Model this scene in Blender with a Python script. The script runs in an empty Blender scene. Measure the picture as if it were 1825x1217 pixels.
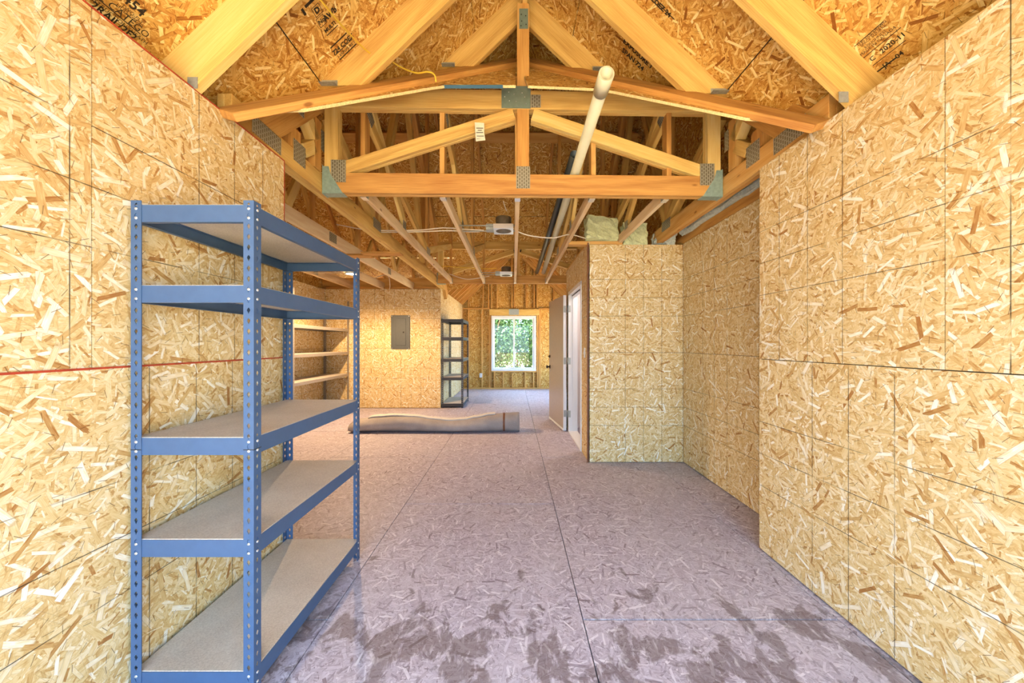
import bpy, bmesh, math, random
from mathutils import Matrix, Vector
random.seed(7)
V = Vector
SC = bpy.context.scene
COL = SC.collection
PI = math.pi

# ------------------------------------------------------------------ camera
H = 1.315            # eye height
F = 635.0            # focal length in pixels of the 1825 px wide frame
U0, V0 = 915.0, 613.0
cam = bpy.data.cameras.new('camera')
camo = bpy.data.objects.new('camera', cam)
COL.objects.link(camo)
camo.location = (0, 0, H)
camo.rotation_euler = (PI / 2, 0, 0)
cam.sensor_width = 36.0
cam.lens = 36.0 * F / 1825.0
cam.shift_x = (912.5 - U0) / 1825.0
cam.shift_y = (V0 - 608.5) / 1825.0
cam.clip_start = 0.02
SC.camera = camo

# ------------------------------------------------------------------ sky, sun, exposure
world = bpy.data.worlds.new('sky')
SC.world = world
world.use_nodes = True
wn = world.node_tree
wn.nodes.clear()
_o = wn.nodes.new('ShaderNodeOutputWorld')
_b = wn.nodes.new('ShaderNodeBackground')
_b.inputs[0].default_value = (0.47, 0.71, 1.0, 1)
_b.inputs[1].default_value = 8.0
wn.links.new(_b.outputs[0], _o.inputs[0])

SUN_DIR = V((-0.12, 0.30, -0.95)).normalized()      # light travels this way
sl = bpy.data.lights.new('sun', 'SUN')
sl.energy = 32.0
sl.angle = 0.01
sl.color = (1.0, 0.93, 0.80)
so = bpy.data.objects.new('sun', sl)
COL.objects.link(so)
so.rotation_euler = SUN_DIR.to_track_quat('-Z', 'Y').to_euler()
so.location = (6, -2, 9)

SC.view_settings.view_transform = 'Standard'
SC.view_settings.look = 'None'
SC.view_settings.gamma = 1.0
SC.view_settings.use_curve_mapping = False
SC.view_settings.exposure = 0.36
SC.cycles.use_denoising = True
SC.cycles.use_adaptive_sampling = True
SC.cycles.adaptive_threshold = 0.08
SC.cycles.max_bounces = 7
SC.cycles.diffuse_bounces = 3
SC.cycles.sample_clamp_indirect = 12.0


def portal(name, loc, rot, sx, sy):
    l = bpy.data.lights.new(name, 'AREA')
    l.shape = 'RECTANGLE'
    l.size, l.size_y = sx, sy
    l.cycles.is_portal = True
    o = bpy.data.objects.new(name, l)
    COL.objects.link(o)
    o.location, o.rotation_euler = loc, rot


portal('sky_portal_front', (0.085, -0.9, 1.22), (PI / 2, 0, 0), 2.98, 2.42)
portal('sky_portal_window', (0.01, 10.47, 1.34), (-PI / 2, 0, 0), 1.2, 1.55)
portal('sky_portal_side', (1.75, 8.85, 1.275), (0, PI / 2, 0), 1.85, 2.5)


def at(u, v, Y):
    return V(((u - U0) / F * Y, Y, H - (v - V0) / F * Y))


# ------------------------------------------------------------------ node helpers
def lin(r, g, b):
    def f(c):
        c /= 255.0
        return c / 12.92 if c <= 0.04045 else ((c + 0.055) / 1.055) ** 2.4
    return (f(r), f(g), f(b), 1)


class NT:
    def __init__(s, name):
        s.m = bpy.data.materials.new(name)
        s.m.use_nodes = True
        s.t = s.m.node_tree
        s.t.nodes.clear()
        s.out = s.n('ShaderNodeOutputMaterial')
        s.bsdf = s.n('ShaderNodeBsdfPrincipled')
        s.t.links.new(s.bsdf.outputs[0], s.out.inputs[0])

    def n(s, k, **kw):
        x = s.t.nodes.new(k)
        for a, b in kw.items():
            setattr(x, a, b)
        return x

    def put(s, sock, v):
        if isinstance(v, bpy.types.NodeSocket):
            s.t.links.new(v, sock)
        else:
            sock.default_value = v

    def math(s, op, a, b=0.0, c=None, clamp=False):
        x = s.n('ShaderNodeMath', operation=op)
        x.use_clamp = clamp
        s.put(x.inputs[0], a)
        s.put(x.inputs[1], b)
        if c is not None:
            s.put(x.inputs[2], c)
        return x.outputs[0]

    def vm(s, op, a, b=None, scale=None):
        x = s.n('ShaderNodeVectorMath', operation=op)
        s.put(x.inputs[0], a)
        if b is not None:
            s.put(x.inputs[1], b)
        if scale is not None:
            s.put(x.inputs[3], scale)
        return x.outputs[0]

    def mix(s, f, a, b, kind='RGBA', blend='MIX'):
        x = s.n('ShaderNodeMix', data_type=kind)
        if kind == 'RGBA':
            x.blend_type = blend
            i = (0, 6, 7)
            o = 2
        elif kind == 'VECTOR':
            i = (0, 4, 5)
            o = 1
        else:
            i = (0, 2, 3)
            o = 0
        s.put(x.inputs[i[0]], f)
        s.put(x.inputs[i[1]], a)
        s.put(x.inputs[i[2]], b)
        return x.outputs[o]

    def ramp(s, f, stops, interp='LINEAR'):
        x = s.n('ShaderNodeValToRGB')
        x.color_ramp.interpolation = interp
        el = x.color_ramp.elements
        while len(el) < len(stops):
            el.new(0.5)
        for e, (p, c) in zip(el, stops):
            e.position = p
            e.color = c
        s.put(x.inputs[0], f)
        return x.outputs[0]

    def sep(s, v):
        x = s.n('ShaderNodeSeparateXYZ')
        s.put(x.inputs[0], v)
        return x.outputs

    def comb(s, x=0.0, y=0.0, z=0.0):
        c = s.n('ShaderNodeCombineXYZ')
        for i, q in enumerate((x, y, z)):
            s.put(c.inputs[i], q)
        return c.outputs[0]

    def noise(s, v, scale, detail=3.0, rough=0.5, dist=0.0, dims='3D'):
        x = s.n('ShaderNodeTexNoise', noise_dimensions=dims)
        s.put(x.inputs['Vector'], v)
        x.inputs['Scale'].default_value = scale
        x.inputs['Detail'].default_value = detail
        x.inputs['Roughness'].default_value = rough
        x.inputs['Distortion'].default_value = dist
        return x.outputs[0]

    def obj(s):
        return s.n('ShaderNodeTexCoord').outputs['Object']

    def rnd(s):
        return s.n('ShaderNodeObjectInfo').outputs['Random']

    def smooth(s, v, a, b):
        x = s.n('ShaderNodeMapRange', interpolation_type='SMOOTHSTEP')
        s.put(x.inputs[0], v)
        x.inputs[1].default_value = a
        x.inputs[2].default_value = b
        return x.outputs[0]

    def bump(s, h, strength, dist=0.002):
        x = s.n('ShaderNodeBump')
        x.inputs['Strength'].default_value = strength
        x.inputs['Distance'].default_value = dist
        s.put(x.inputs['Height'], h)
        s.t.links.new(x.outputs[0], s.bsdf.inputs['Normal'])


def plain(name, c, rough=0.6, metal=0.0, spec=0.5, emit=None, es=1.0, var=0.0, scale=30):
    k = NT(name)
    col = lin(*c)
    if var:
        f = k.noise(k.obj(), scale, 3)
        d = tuple(x * (1 - var) for x in col[:3]) + (1,)
        l = tuple(min(1, x * (1 + var)) for x in col[:3]) + (1,)
        k.put(k.bsdf.inputs['Base Color'], k.ramp(f, [(0.3, d), (0.7, l)]))
    else:
        k.bsdf.inputs['Base Color'].default_value = col
    k.bsdf.inputs['Roughness'].default_value = rough
    k.bsdf.inputs['Metallic'].default_value = metal
    k.bsdf.inputs['Specular IOR Level'].default_value = spec
    if emit:
        k.bsdf.inputs['Emission Color'].default_value = lin(*emit)
        k.bsdf.inputs['Emission Strength'].default_value = es
    return k.m


def osb(name, stops, lines=True, size=1.0, contrast=1.0, floor=False, linecol=(40, 34, 26), roof=False):
    """oriented strand board: layered chips, each with its own angle and tone, and the printed stud marks"""
    k = NT(name)
    p0 = k.obj()
    sx, sy, _ = k.sep(p0)
    r = k.rnd()
    base = k.vm('ADD', k.comb(sx, sy, 0.0), k.comb(k.math('MULTIPLY', r, 37.0), k.math('MULTIPLY', r, 91.0), 0.0))
    vec = base
    tone = k.math('ADD', k.math('MULTIPLY', k.noise(base, 16, 3, 0.7, dims='2D'), 0.9), 0.02)
    gx = k.vm('MULTIPLY', base, (30.0, 160.0, 1))
    edge = 0.0
    # scale, half length, half width, angle spread, tone low, tone high
    L = [(38, .75, .15, 3.1, .10, .82, 0), (30, .75, .13, 3.1, .16, .88, 0), (24, .78, .12, 3.1, .06, .84, 0),
         (18, .78, .105, 3.1, .26, .92, 0), (14, .75, .090, 3.1, .55, 1.0, .35),
         (12, .72, .075, 3.1, .0, .55, .60), (9, .60, .070, 3.1, .25, 1.0, .55)]
    for i, (scl, hl, hw, spread, lo, hi, keep) in enumerate(L):
        q = k.vm('ADD', k.vm('SCALE', vec, scale=scl / size), (i * 7.31, i * 3.77, 0))
        vo = k.n('ShaderNodeTexVoronoi', voronoi_dimensions='2D', feature='F1')
        k.put(vo.inputs['Vector'], q)
        vo.inputs['Scale'].default_value = 1.0
        cr, cg, cb = k.sep(vo.outputs['Color'])
        d = k.vm('SUBTRACT', q, vo.outputs['Position'])
        ro = k.n('ShaderNodeVectorRotate', rotation_type='Z_AXIS')
        k.put(ro.inputs['Vector'], d)
        k.put(ro.inputs['Angle'], k.math('MULTIPLY', k.math('SUBTRACT', cr, 0.5), spread))
        lx, ly, _ = k.sep(ro.outputs[0])
        a = k.math('DIVIDE', k.math('ABSOLUTE', lx), hl)
        b = k.math('DIVIDE', k.math('ABSOLUTE', ly), k.math('MULTIPLY', k.math('ADD', cb, 0.45), hw))
        mx = k.math('MAXIMUM', a, b)
        mask = k.math('SUBTRACT', 1.0, k.smooth(mx, 0.88, 1.0))
        if keep:
            mask = k.math('MULTIPLY', mask, k.math('GREATER_THAN', cb, keep))
        t = k.math('ADD', k.math('MULTIPLY', cg, hi - lo), lo)
        tone = k.mix(mask, tone, t, 'FLOAT')
        rim = k.math('MULTIPLY', k.smooth(mx, 0.70, 0.97), k.math('SUBTRACT', 1.0, k.smooth(mx, 1.0, 1.16)))
        edge = k.math('MULTIPLY', edge, k.math('SUBTRACT', 1.0, mask)) if i else 0.0
        edge = k.math('MAXIMUM', edge, k.math('MULTIPLY', rim, k.math('GREATER_THAN', cg, 0.45)))
        gx = k.mix(mask, gx, k.vm('MULTIPLY', ro.outputs[0], (2.0, 34.0, 1)), 'VECTOR')
    grain = k.noise(gx, 1.0, 3, 0.6, dims='2D')
    tone = k.math('ADD', tone, k.math('MULTIPLY', k.math('SUBTRACT', grain, 0.5), 0.75))
    tone = k.math('ADD', k.math('MULTIPLY', k.math('SUBTRACT', tone, 0.5), contrast), 0.5, clamp=True)
    col = k.ramp(tone, stops)
    col = k.mix(k.math('MULTIPLY', edge, 0.24), col, tuple(c * 0.55 for c in stops[0][1][:3]) + (1,))
    # dark slivers
    q = k.vm('ADD', k.vm('SCALE', base, scale=21 / size), (51.3, 17.7, 0))
    vo = k.n('ShaderNodeTexVoronoi', voronoi_dimensions='2D', feature='F1')
    k.put(vo.inputs['Vector'], q)
    vo.inputs['Scale'].default_value = 1.0
    cr, cg, cb = k.sep(vo.outputs['Color'])
    ro = k.n('ShaderNodeVectorRotate', rotation_type='Z_AXIS')
    k.put(ro.inputs['Vector'], k.vm('SUBTRACT', q, vo.outputs['Position']))
    k.put(ro.inputs['Angle'], k.math('MULTIPLY', cr, 6.28))
    lx, ly, _ = k.sep(ro.outputs[0])
    sl_ = k.math('MULTIPLY', k.math('LESS_THAN', k.math('ABSOLUTE', lx), 0.30), k.math('LESS_THAN', k.math('ABSOLUTE', ly), 0.022))
    sl_ = k.math('MULTIPLY', sl_, k.math('GREATER_THAN', cg, 0.45))
    col = k.mix(k.math('MULTIPLY', sl_, 0.7), col, tuple(c * 0.30 for c in stops[0][1][:3]) + (1,))
    rough = 0.62
    if floor:
        g = k.n('ShaderNodeNewGeometry').outputs['Position']
        px, py, _ = k.sep(g)
        # walked-in dirt, worn patches and damp stains near the entrance
        dust = k.noise(g, 1.3, 4, 0.6)
        col = k.mix(k.math('MULTIPLY', k.smooth(dust, 0.35, 0.7), 0.38), col, lin(196, 190, 198))
        cl = k.noise(g, 9.0, 5, 0.65)
        col = k.mix(k.math('MULTIPLY', k.smooth(cl, 0.55, 0.75), 0.22), col, lin(150, 130, 132))
        n1 = k.noise(k.vm('MULTIPLY', g, (1.0, 0.75, 0.0)), 5.2, 4, 0.6, 0.5)
        zone = k.math('MULTIPLY', k.math('SUBTRACT', 1.0, k.smooth(py, 1.40, 2.3)), 0.19)
        st = k.smooth(k.math('ADD', n1, zone), 0.66, 0.72)
        streak = k.noise(k.vm('MULTIPLY', g, (30.0, 9.0, 0.0)), 1.0, 3, 0.6)
        st = k.math('MULTIPLY', st, k.smooth(streak, 0.30, 0.48))
        col = k.mix(k.math('MULTIPLY', st, 0.62), col, lin(104, 86, 82))
        rough = 0.55
    if lines:
        def mark(c):
            f = k.math('MODULO', k.math('ADD', c, 12.192), 1.2192)
            best = None
            for x in (0.4064, 0.6096, 0.8128):
                d = k.math('ABSOLUTE', k.math('SUBTRACT', f, x))
                best = d if best is None else k.math('MINIMUM', best, d)
            return best
        d = k.math('MINIMUM', mark(sx), mark(sy))
        w = k.math('SUBTRACT', 1.0, k.smooth(d, 0.0011, 0.0024))
        w = k.math('MULTIPLY', w, k.smooth(k.noise(base, 5.0, 3, 0.6), 0.30, 0.55))
        col = k.mix(k.math('MULTIPLY', w, 0.85), col, lin(*linecol))
    k.put(k.bsdf.inputs['Base Color'], col)
    k.bsdf.inputs['Roughness'].default_value = rough
    k.bsdf.inputs['Specular IOR Level'].default_value = 0.25
    return k.m


def lumber_mat(name, light, mid, dark, knots=True):
    k = NT(name)
    p = k.obj()
    r = k.rnd()
    p = k.vm('ADD', p, k.comb(k.math('MULTIPLY', r, 31.0), k.math('MULTIPLY', r, 7.0), k.math('MULTIPLY', r, 3.0)))
    big = k.noise(k.vm('MULTIPLY', p, (0.9, 5.0, 5.0)), 1.0, 2, 0.5)
    px, py, pz = k.sep(p)
    ring = k.math('ADD', k.math('MULTIPLY', k.math('ADD', py, pz), 60.0), k.math('MULTIPLY', big, 26.0))
    wv = k.math('ADD', k.math('MULTIPLY', k.math('SINE', ring), 0.5), 0.5)
    fine = k.noise(k.vm('MULTIPLY', p, (5.0, 190.0, 190.0)), 1.0, 3, 0.6)
    t = k.math('ADD', k.math('MULTIPLY', wv, 0.16), k.math('MULTIPLY', fine, 0.62))
    t = k.math('ADD', t, k.math('MULTIPLY', k.noise(k.vm('MULTIPLY', p, (1.5, 8.0, 8.0)), 1.0, 3), 0.35))
    t = k.math('ADD', t, k.math('MULTIPLY', k.math('SUBTRACT', r, 0.5), 0.28))
    col = k.ramp(t, [(0.22, lin(*light)), (0.55, lin(*mid)), (0.95, lin(*dark))])
    if knots:
        vo = k.n('ShaderNodeTexVoronoi', feature='F1')
        k.put(vo.inputs['Vector'], k.vm('MULTIPLY', p, (3.4, 9.0, 9.0)))
        vo.inputs['Scale'].default_value = 1.0
        kn = k.math('SUBTRACT', 1.0, k.smooth(vo.outputs['Distance'], 0.05, 0.13))
        c3 = k.sep(vo.outputs['Color'])[0]
        kn = k.math('MULTIPLY', kn, k.math('GREATER_THAN', c3, 0.55))
        col = k.mix(k.math('MULTIPLY', kn, 0.75), col, lin(118, 66, 26))
    k.put(k.bsdf.inputs['Base Color'], col)
    k.bsdf.inputs['Roughness'].default_value = 0.6
    k.bsdf.inputs['Specular IOR Level'].default_value = 0.3
    return k.m


M = {}
M['osb'] = osb('osb_wall', [(0.0, lin(166, 114, 60)), (0.18, lin(200, 158, 96)), (0.45, lin(222, 196, 138)),
                            (0.72, lin(234, 216, 172)), (1.0, lin(250, 246, 232))])
M['osb_roof'] = osb('osb_roof', [(0.0, lin(138, 84, 30)), (0.22, lin(184, 126, 54)), (0.5, lin(214, 166, 84)),
                                 (0.78, lin(232, 196, 116)), (1.0, lin(248, 228, 164))], lines=False, contrast=1.1)
M['osb_floor'] = osb('osb_subfloor', [(0.0, lin(128, 112, 122)), (0.25, lin(164, 153, 167)), (0.5, lin(190, 181, 196)),
                                      (0.8, lin(208, 201, 214)), (1.0, lin(228, 223, 232))], lines=False, size=0.8, contrast=1.0, floor=True)
M['osb_red'] = plain('panel_edge_red', (178, 66, 36), 0.7, var=0.25)
M['lumber'] = lumber_mat('lumber_pine', (240, 216, 148), (228, 192, 112), (190, 138, 68))
M['lumber_o'] = lumber_mat('lumber_fir', (226, 186, 116), (210, 158, 86), (162, 104, 50))
M['lumber_p'] = lumber_mat('lumber_pale_lit', (244, 226, 190), (232, 204, 160), (184, 140, 92))  # joist lumber, made paler to stand for light bounced off the floor
M['plate'] = None
M['steel'] = plain('galvanised_steel', (168, 174, 170), 0.4, 0.45, var=0.15, scale=60)
M['strap'] = plain('painted_strap', (124, 142, 130), 0.5, 0.2, var=0.1)
M['hanger'] = plain('hanger_steel', (150, 178, 172), 0.4, 0.35, var=0.15, scale=40)
M['blue'] = plain('blue_powder_coat', (66, 94, 132), 0.42, 0.0, 0.5, var=0.06, scale=20)
M['blackrack'] = plain('black_powder_coat', (52, 54, 60), 0.45, var=0.08)
M['greyrack'] = plain('beige_powder_coat', (150, 142, 132), 0.45, 0.2, var=0.08)
M['rivet'] = plain('rivet_zinc', (226, 228, 230), 0.3, 0.7)
M['white'] = plain('white_vinyl', (236, 238, 240), 0.4)
M['drywall'] = plain('white_drywall', (232, 224, 220), 0.8, var=0.02)
M['pvc'] = plain('white_pvc', (200, 196, 168), 0.35, var=0.04, scale=12)
M['abs'] = plain('dark_abs', (84, 92, 94), 0.3, 0.6)
M['conduit'] = plain('grey_metal_pipe', (142, 150, 156), 0.3, 0.8)
M['can'] = plain('lamp_can_steel', (138, 134, 124), 0.4, 0.75, var=0.2, scale=20)
M['romex_w'] = plain('white_cable', (232, 222, 204), 0.5)
M['romex_y'] = plain('yellow_cable', (232, 196, 66), 0.5)
M['panelgrey'] = plain('grey_enamel', (88, 92, 92), 0.45, 0.2, var=0.05)
M['dark'] = plain('dark_plastic', (26, 26, 26), 0.5)
M['black_ink'] = plain('stamp_ink', (44, 32, 16), 0.8)
M['paper'] = plain('paper_tag', (226, 226, 206), 0.8, var=0.05)
M['door'] = plain('door_paint', (176, 166, 156), 0.25, var=0.03)
M['knob'] = plain('knob_bronze', (70, 60, 52), 0.3, 0.9)
M['insul'] = plain('insulation_batt', (214, 222, 178), 0.95, spec=0.1, var=0.12, scale=50)
M['insul_w'] = plain('insulation_white', (206, 214, 206), 0.95, spec=0.1, var=0.15, scale=40)
M['core'] = plain('wall_core', (96, 74, 52), 0.8, var=0.1)
M['concrete'] = plain('outdoor_ground', (196, 170, 132), 0.9, var=0.12, scale=3)
M['trim'] = plain('brown_trim', (120, 74, 46), 0.6, var=0.15)
M['blue_edge'] = plain('blue_board_edge', (44, 92, 116), 0.6)
M['fringe'] = plain('raw_board_edge', (222, 198, 140), 0.8, var=0.2, scale=120)
M['leaf'] = plain('leaf_green', (62, 96, 44), 0.6, var=0.35, scale=2)
M['bark'] = plain('bark', (96, 74, 56), 0.9, var=0.2)
M['fill_lens'] = plain('closet_fill_lens', (255, 250, 244), 0.5, emit=(255, 240, 232), es=60)
M['lens'] = plain('lit_lens', (255, 240, 214), 0.5, emit=(255, 232, 196), es=30)


def particle_board():
    k = NT('particle_board')
    p = k.obj()
    a = k.noise(p, 180, 3, 0.7)
    b = k.noise(p, 3.0, 4, 0.6)
    t = k.math('ADD', k.math('MULTIPLY', a, 0.6), k.math('MULTIPLY', b, 0.4))
    k.put(k.bsdf.inputs['Base Color'], k.ramp(t, [(0.3, lin(166, 154, 142)), (0.5, lin(196, 186, 174)), (0.7, lin(218, 210, 198))]))
    k.bsdf.inputs['Roughness'].default_value = 0.7
    return k.m


def gusset():
    k = NT('toothed_plate')
    p = k.obj()
    sx, sy, _ = k.sep(p)
    fx = k.math('FRACT', k.math('MULTIPLY', sx, 60.0))
    fy = k.math('FRACT', k.math('ADD', k.math('MULTIPLY', sy, 36.0), k.math('MULTIPLY', k.math('FLOOR', k.math('MULTIPLY', sx, 60.0)), 0.5)))
    slot = k.math('MULTIPLY', k.math('LESS_THAN', k.math('ABSOLUTE', k.math('SUBTRACT', fx, 0.5)), 0.24),
                  k.math('LESS_THAN', k.math('ABSOLUTE', k.math('SUBTRACT', fy, 0.5)), 0.36))
    k.put(k.bsdf.inputs['Base Color'], k.mix(slot, lin(166, 164, 146), lin(112, 104, 84)))
    k.bsdf.inputs['Metallic'].default_value = 0.25
    k.bsdf.inputs['Roughness'].default_value = 0.4
    return k.m


def carpet():
    k = NT('rolled_carpet')
    p = k.obj()
    a = k.noise(p, 220, 3, 0.7)
    b = k.noise(p, 5, 3, 0.5)
    t = k.math('ADD', k.math('MULTIPLY', a, 0.6), k.math('MULTIPLY', b, 0.4))
    k.put(k.bsdf.inputs['Base Color'], k.ramp(t, [(0.3, lin(136, 128, 124)), (0.55, lin(168, 160, 156)), (0.75, lin(196, 188, 184))]))
    k.bsdf.inputs['Roughness'].default_value = 0.95
    k.bsdf.inputs['Specular IOR Level'].default_value = 0.1
    k.bump(a, 0.5, 0.004)
    return k.m


def glass():
    k = NT('window_glass')
    k.t.nodes.remove(k.bsdf)
    tr = k.n('ShaderNodeBsdfTransparent')
    gl = k.n('ShaderNodeBsdfGlossy')
    gl.inputs['Roughness'].default_value = 0.02
    mx = k.n('ShaderNodeMixShader')
    mx.inputs[0].default_value = 0.015
    k.t.links.new(tr.outputs[0], mx.inputs[1])
    k.t.links.new(gl.outputs[0], mx.inputs[2])
    k.t.links.new(mx.outputs[0], k.out.inputs[0])
    return k.m


M['pboard'] = particle_board()
M['plate'] = gusset()
M['carpet'] = carpet()
M['glass'] = glass()

# ------------------------------------------------------------------ object helpers
W = {}          # world matrix of every object made here


def link(name, data, parent=None, mw=None):
    o = bpy.data.objects.new(name, data)
    COL.objects.link(o)
    mw = mw or Matrix.Identity(4)
    W[o] = mw
    if parent is not None:
        o.parent = parent
        o.matrix_basis = W[parent].inverted() @ mw
    else:
        o.matrix_basis = mw
    return o


def thing(name, label, cat, loc=(0, 0, 0), group=None):
    o = link(name, None, None, Matrix.Translation(V(loc)))
    o.empty_display_size = 0.05
    o['label'] = label
    o['category'] = cat
    if group:
        o['group'] = group
    return o


def tag(o, label, cat, group=None):
    o['label'] = label
    o['category'] = cat
    if group:
        o['group'] = group
    return o


def struct(name, loc=(0, 0, 0), label=None):
    o = link(name, None, None, Matrix.Translation(V(loc)))
    o.empty_display_size = 0.05
    o['kind'] = 'structure'
    if label:
        o['label'] = label
    return o


def mesh(name, vs, fs, mats, mi=None, smooth=False):
    me = bpy.data.meshes.new(name)
    me.from_pydata([tuple(v) for v in vs], [], fs)
    for m in (mats if isinstance(mats, (list, tuple)) else [mats]):
        me.materials.append(m)
    if mi:
        for p, i in zip(me.polygons, mi):
            p.material_index = i
    if smooth:
        for p in me.polygons:
            p.use_smooth = True
    me.update()
    return me


def fix_normals(me):
    bm = bmesh.new()
    bm.from_mesh(me)
    bmesh.ops.recalc_face_normals(bm, faces=bm.faces)
    bm.to_mesh(me)
    bm.free()
    return me


def frame(o, ex, ey):
    ex = V(ex).normalized()
    ey = V(ey)
    ey = (ey - ex * ey.dot(ex)).normalized()
    ez = ex.cross(ey)
    return Matrix(((ex.x, ey.x, ez.x, o[0]), (ex.y, ey.y, ez.y, o[1]), (ex.z, ey.z, ez.z, o[2]), (0, 0, 0, 1)))


def prism(name, pts, t, mw, mat, parent=None, side=None, z0=0.0, bev=0.0):
    """polygon pts in the local xy plane, from z0 to z0 + t"""
    n = len(pts)
    vs = [(x, y, z0) for x, y in pts] + [(x, y, z0 + t) for x, y in pts]
    fs = [tuple(range(n))[::-1], tuple(range(n, 2 * n))] + [(i, (i + 1) % n, n + (i + 1) % n, n + i) for i in range(n)]
    mi = [0, 0] + [1 if side else 0] * n
    me = fix_normals(mesh(name, vs, fs, [mat, side] if side else mat, mi))
    return link(name, me, parent, mw)


_box = {}


def boxmesh(sx, sy, sz, mat, bev=0.0):
    key = (round(sx, 4), round(sy, 4), round(sz, 4), mat.name, bev)
    if key in _box:
        return _box[key]
    bm = bmesh.new()
    bmesh.ops.create_cube(bm, size=1.0, matrix=Matrix.Diagonal((sx, sy, sz, 1)))
    if bev:
        bmesh.ops.bevel(bm, geom=list(bm.edges), offset=bev, segments=1, affect='EDGES')
    me = bpy.data.meshes.new('box')
    bm.to_mesh(me)
    bm.free()
    me.materials.append(mat)
    _box[key] = me
    return me


def box(name, lo, hi, mat, parent=None, bev=0.0):
    lo, hi = V(lo), V(hi)
    c, s = (lo + hi) / 2, hi - lo
    return link(name, boxmesh(s.x, s.y, s.z, mat, bev), parent, Matrix.Translation(c))


def lumber(name, p0, p1, w, d, mat, parent=None, up=(0, 0, 1), bev=0.0025, ext=0.0):
    """a stick from p0 to p1 (centre line), w thick across, d deep along up"""
    p0, p1 = V(p0), V(p1)
    ex = (p1 - p0)
    L = ex.length + 2 * ext
    ex.normalize()
    up = V(up)
    ez = (up - ex * up.dot(ex)).normalized()
    ey = ez.cross(ex)
    c = (p0 + p1) / 2
    mw = Matrix(((ex.x, ey.x, ez.x, c.x), (ex.y, ey.y, ez.y, c.y), (ex.z, ey.z, ez.z, c.z), (0, 0, 0, 1)))
    return link(name, boxmesh(L, w, d, mat, bev), parent, mw)


def plate(name, c, ex, ey, sx, sy, mat, parent, t=0.0025):
    """thin metal plate centred at c, its face towards ex x ey"""
    mw = frame(c, ex, ey)
    return link(name, boxmesh(sx, sy, t, mat), parent, mw)


def clip(pts, f):
    """keep the part of polygon pts where f(p) >= 0 (f linear)"""
    out = []
    n = len(pts)
    for i in range(n):
        a, b = pts[i], pts[(i + 1) % n]
        fa, fb = f(a), f(b)
        if fa >= 0:
            out.append(a)
        if (fa >= 0) != (fb >= 0):
            t = fa / (fa - fb)
            out.append((a[0] + (b[0] - a[0]) * t, a[1] + (b[1] - a[1]) * t))
    return out


def tube(name, pts, r, mat, parent=None, seg=10, closed_ends=True, hollow=None, mw=None):
    """swept tube through pts (world coordinates)"""
    org = V(pts[0])
    P = [V(p) - org for p in pts]
    vs, fs = [], []
    up = V((0, 0, 1))
    rings = []
    for i, p in enumerate(P):
        d = (P[min(i + 1, len(P) - 1)] - P[max(i - 1, 0)]).normalized()
        u = up if abs(d.dot(up)) < 0.95 else V((1, 0, 0))
        a = d.cross(u).normalized()
        b = a.cross(d)
        rings.append((p, a, b))

    def addring(p, a, b, rr):
        s = len(vs)
        for k in range(seg):
            t = 2 * PI * k / seg
            vs.append(p + a * math.cos(t) * rr + b * math.sin(t) * rr)
        return s
    st = [addring(p, a, b, r) for p, a, b in rings]
    seqs = [st]
    if hollow:
        st2 = [addring(p, a, b, hollow) for p, a, b in rings]
        seqs = [st + st2[::-1] + [st[0]]]
    for sq in seqs:
        for s0, s1 in zip(sq, sq[1:]):
            for k in range(seg):
                fs.append((s0 + k, s0 + (k + 1) % seg, s1 + (k + 1) % seg, s1 + k))
    if closed_ends and not hollow:
        fs.append(tuple(st[0] + k for k in range(seg))[::-1])
        fs.append(tuple(st[-1] + k for k in range(seg)))
    me = fix_normals(mesh(name, vs, fs, mat, smooth=True))
    return link(name, me, parent, Matrix.Translation(org))


def bez(pts, n=8):
    """smooth polyline through pts (Catmull-Rom)"""
    P = [V(p) for p in pts]
    P = [P[0] * 2 - P[1]] + P + [P[-1] * 2 - P[-2]]
    out = []
    for i in range(1, len(P) - 2):
        for k in range(n):
            t = k / n
            a, b, c, d = P[i - 1], P[i], P[i + 1], P[i + 2]
            out.append(0.5 * ((2 * b) + (c - a) * t + (2 * a - 5 * b + 4 * c - d) * t * t + (3 * b - a - 3 * c + d) * t ** 3))
    out.append(P[-2])
    return out


def lathe(name, prof, mat, parent, mw, seg=20, smooth=True):
    vs, fs = [], []
    for r, z in prof:
        for k in range(seg):
            a = 2 * PI * k / seg
            vs.append((r * math.cos(a), r * math.sin(a), z))
    for i in range(len(prof) - 1):
        for k in range(seg):
            fs.append((i * seg + k, i * seg + (k + 1) % seg, (i + 1) * seg + (k + 1) % seg, (i + 1) * seg + k))
    return link(name, mesh(name, vs, fs, mat, smooth=smooth), parent, mw)


IN = 0.0254
FT4 = 1.2192
FT8 = 2.4384
PT = 0.011       # panel thickness


def panel(name, o, ex, ey, L, Hh, parent, mat=None, t=PT, side=None, gap=0.002):
    """sheet with its lower corner at o; ex along the length, ey up; the thickness goes to -(ex x ey)"""
    mw = frame(o, ex, ey)
    g = gap
    return prism(name, [(g, g), (L - g, g), (L - g, Hh - g), (g, Hh - g)], t, mw, mat or M['osb'], parent, side=side, z0=-t)

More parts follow.
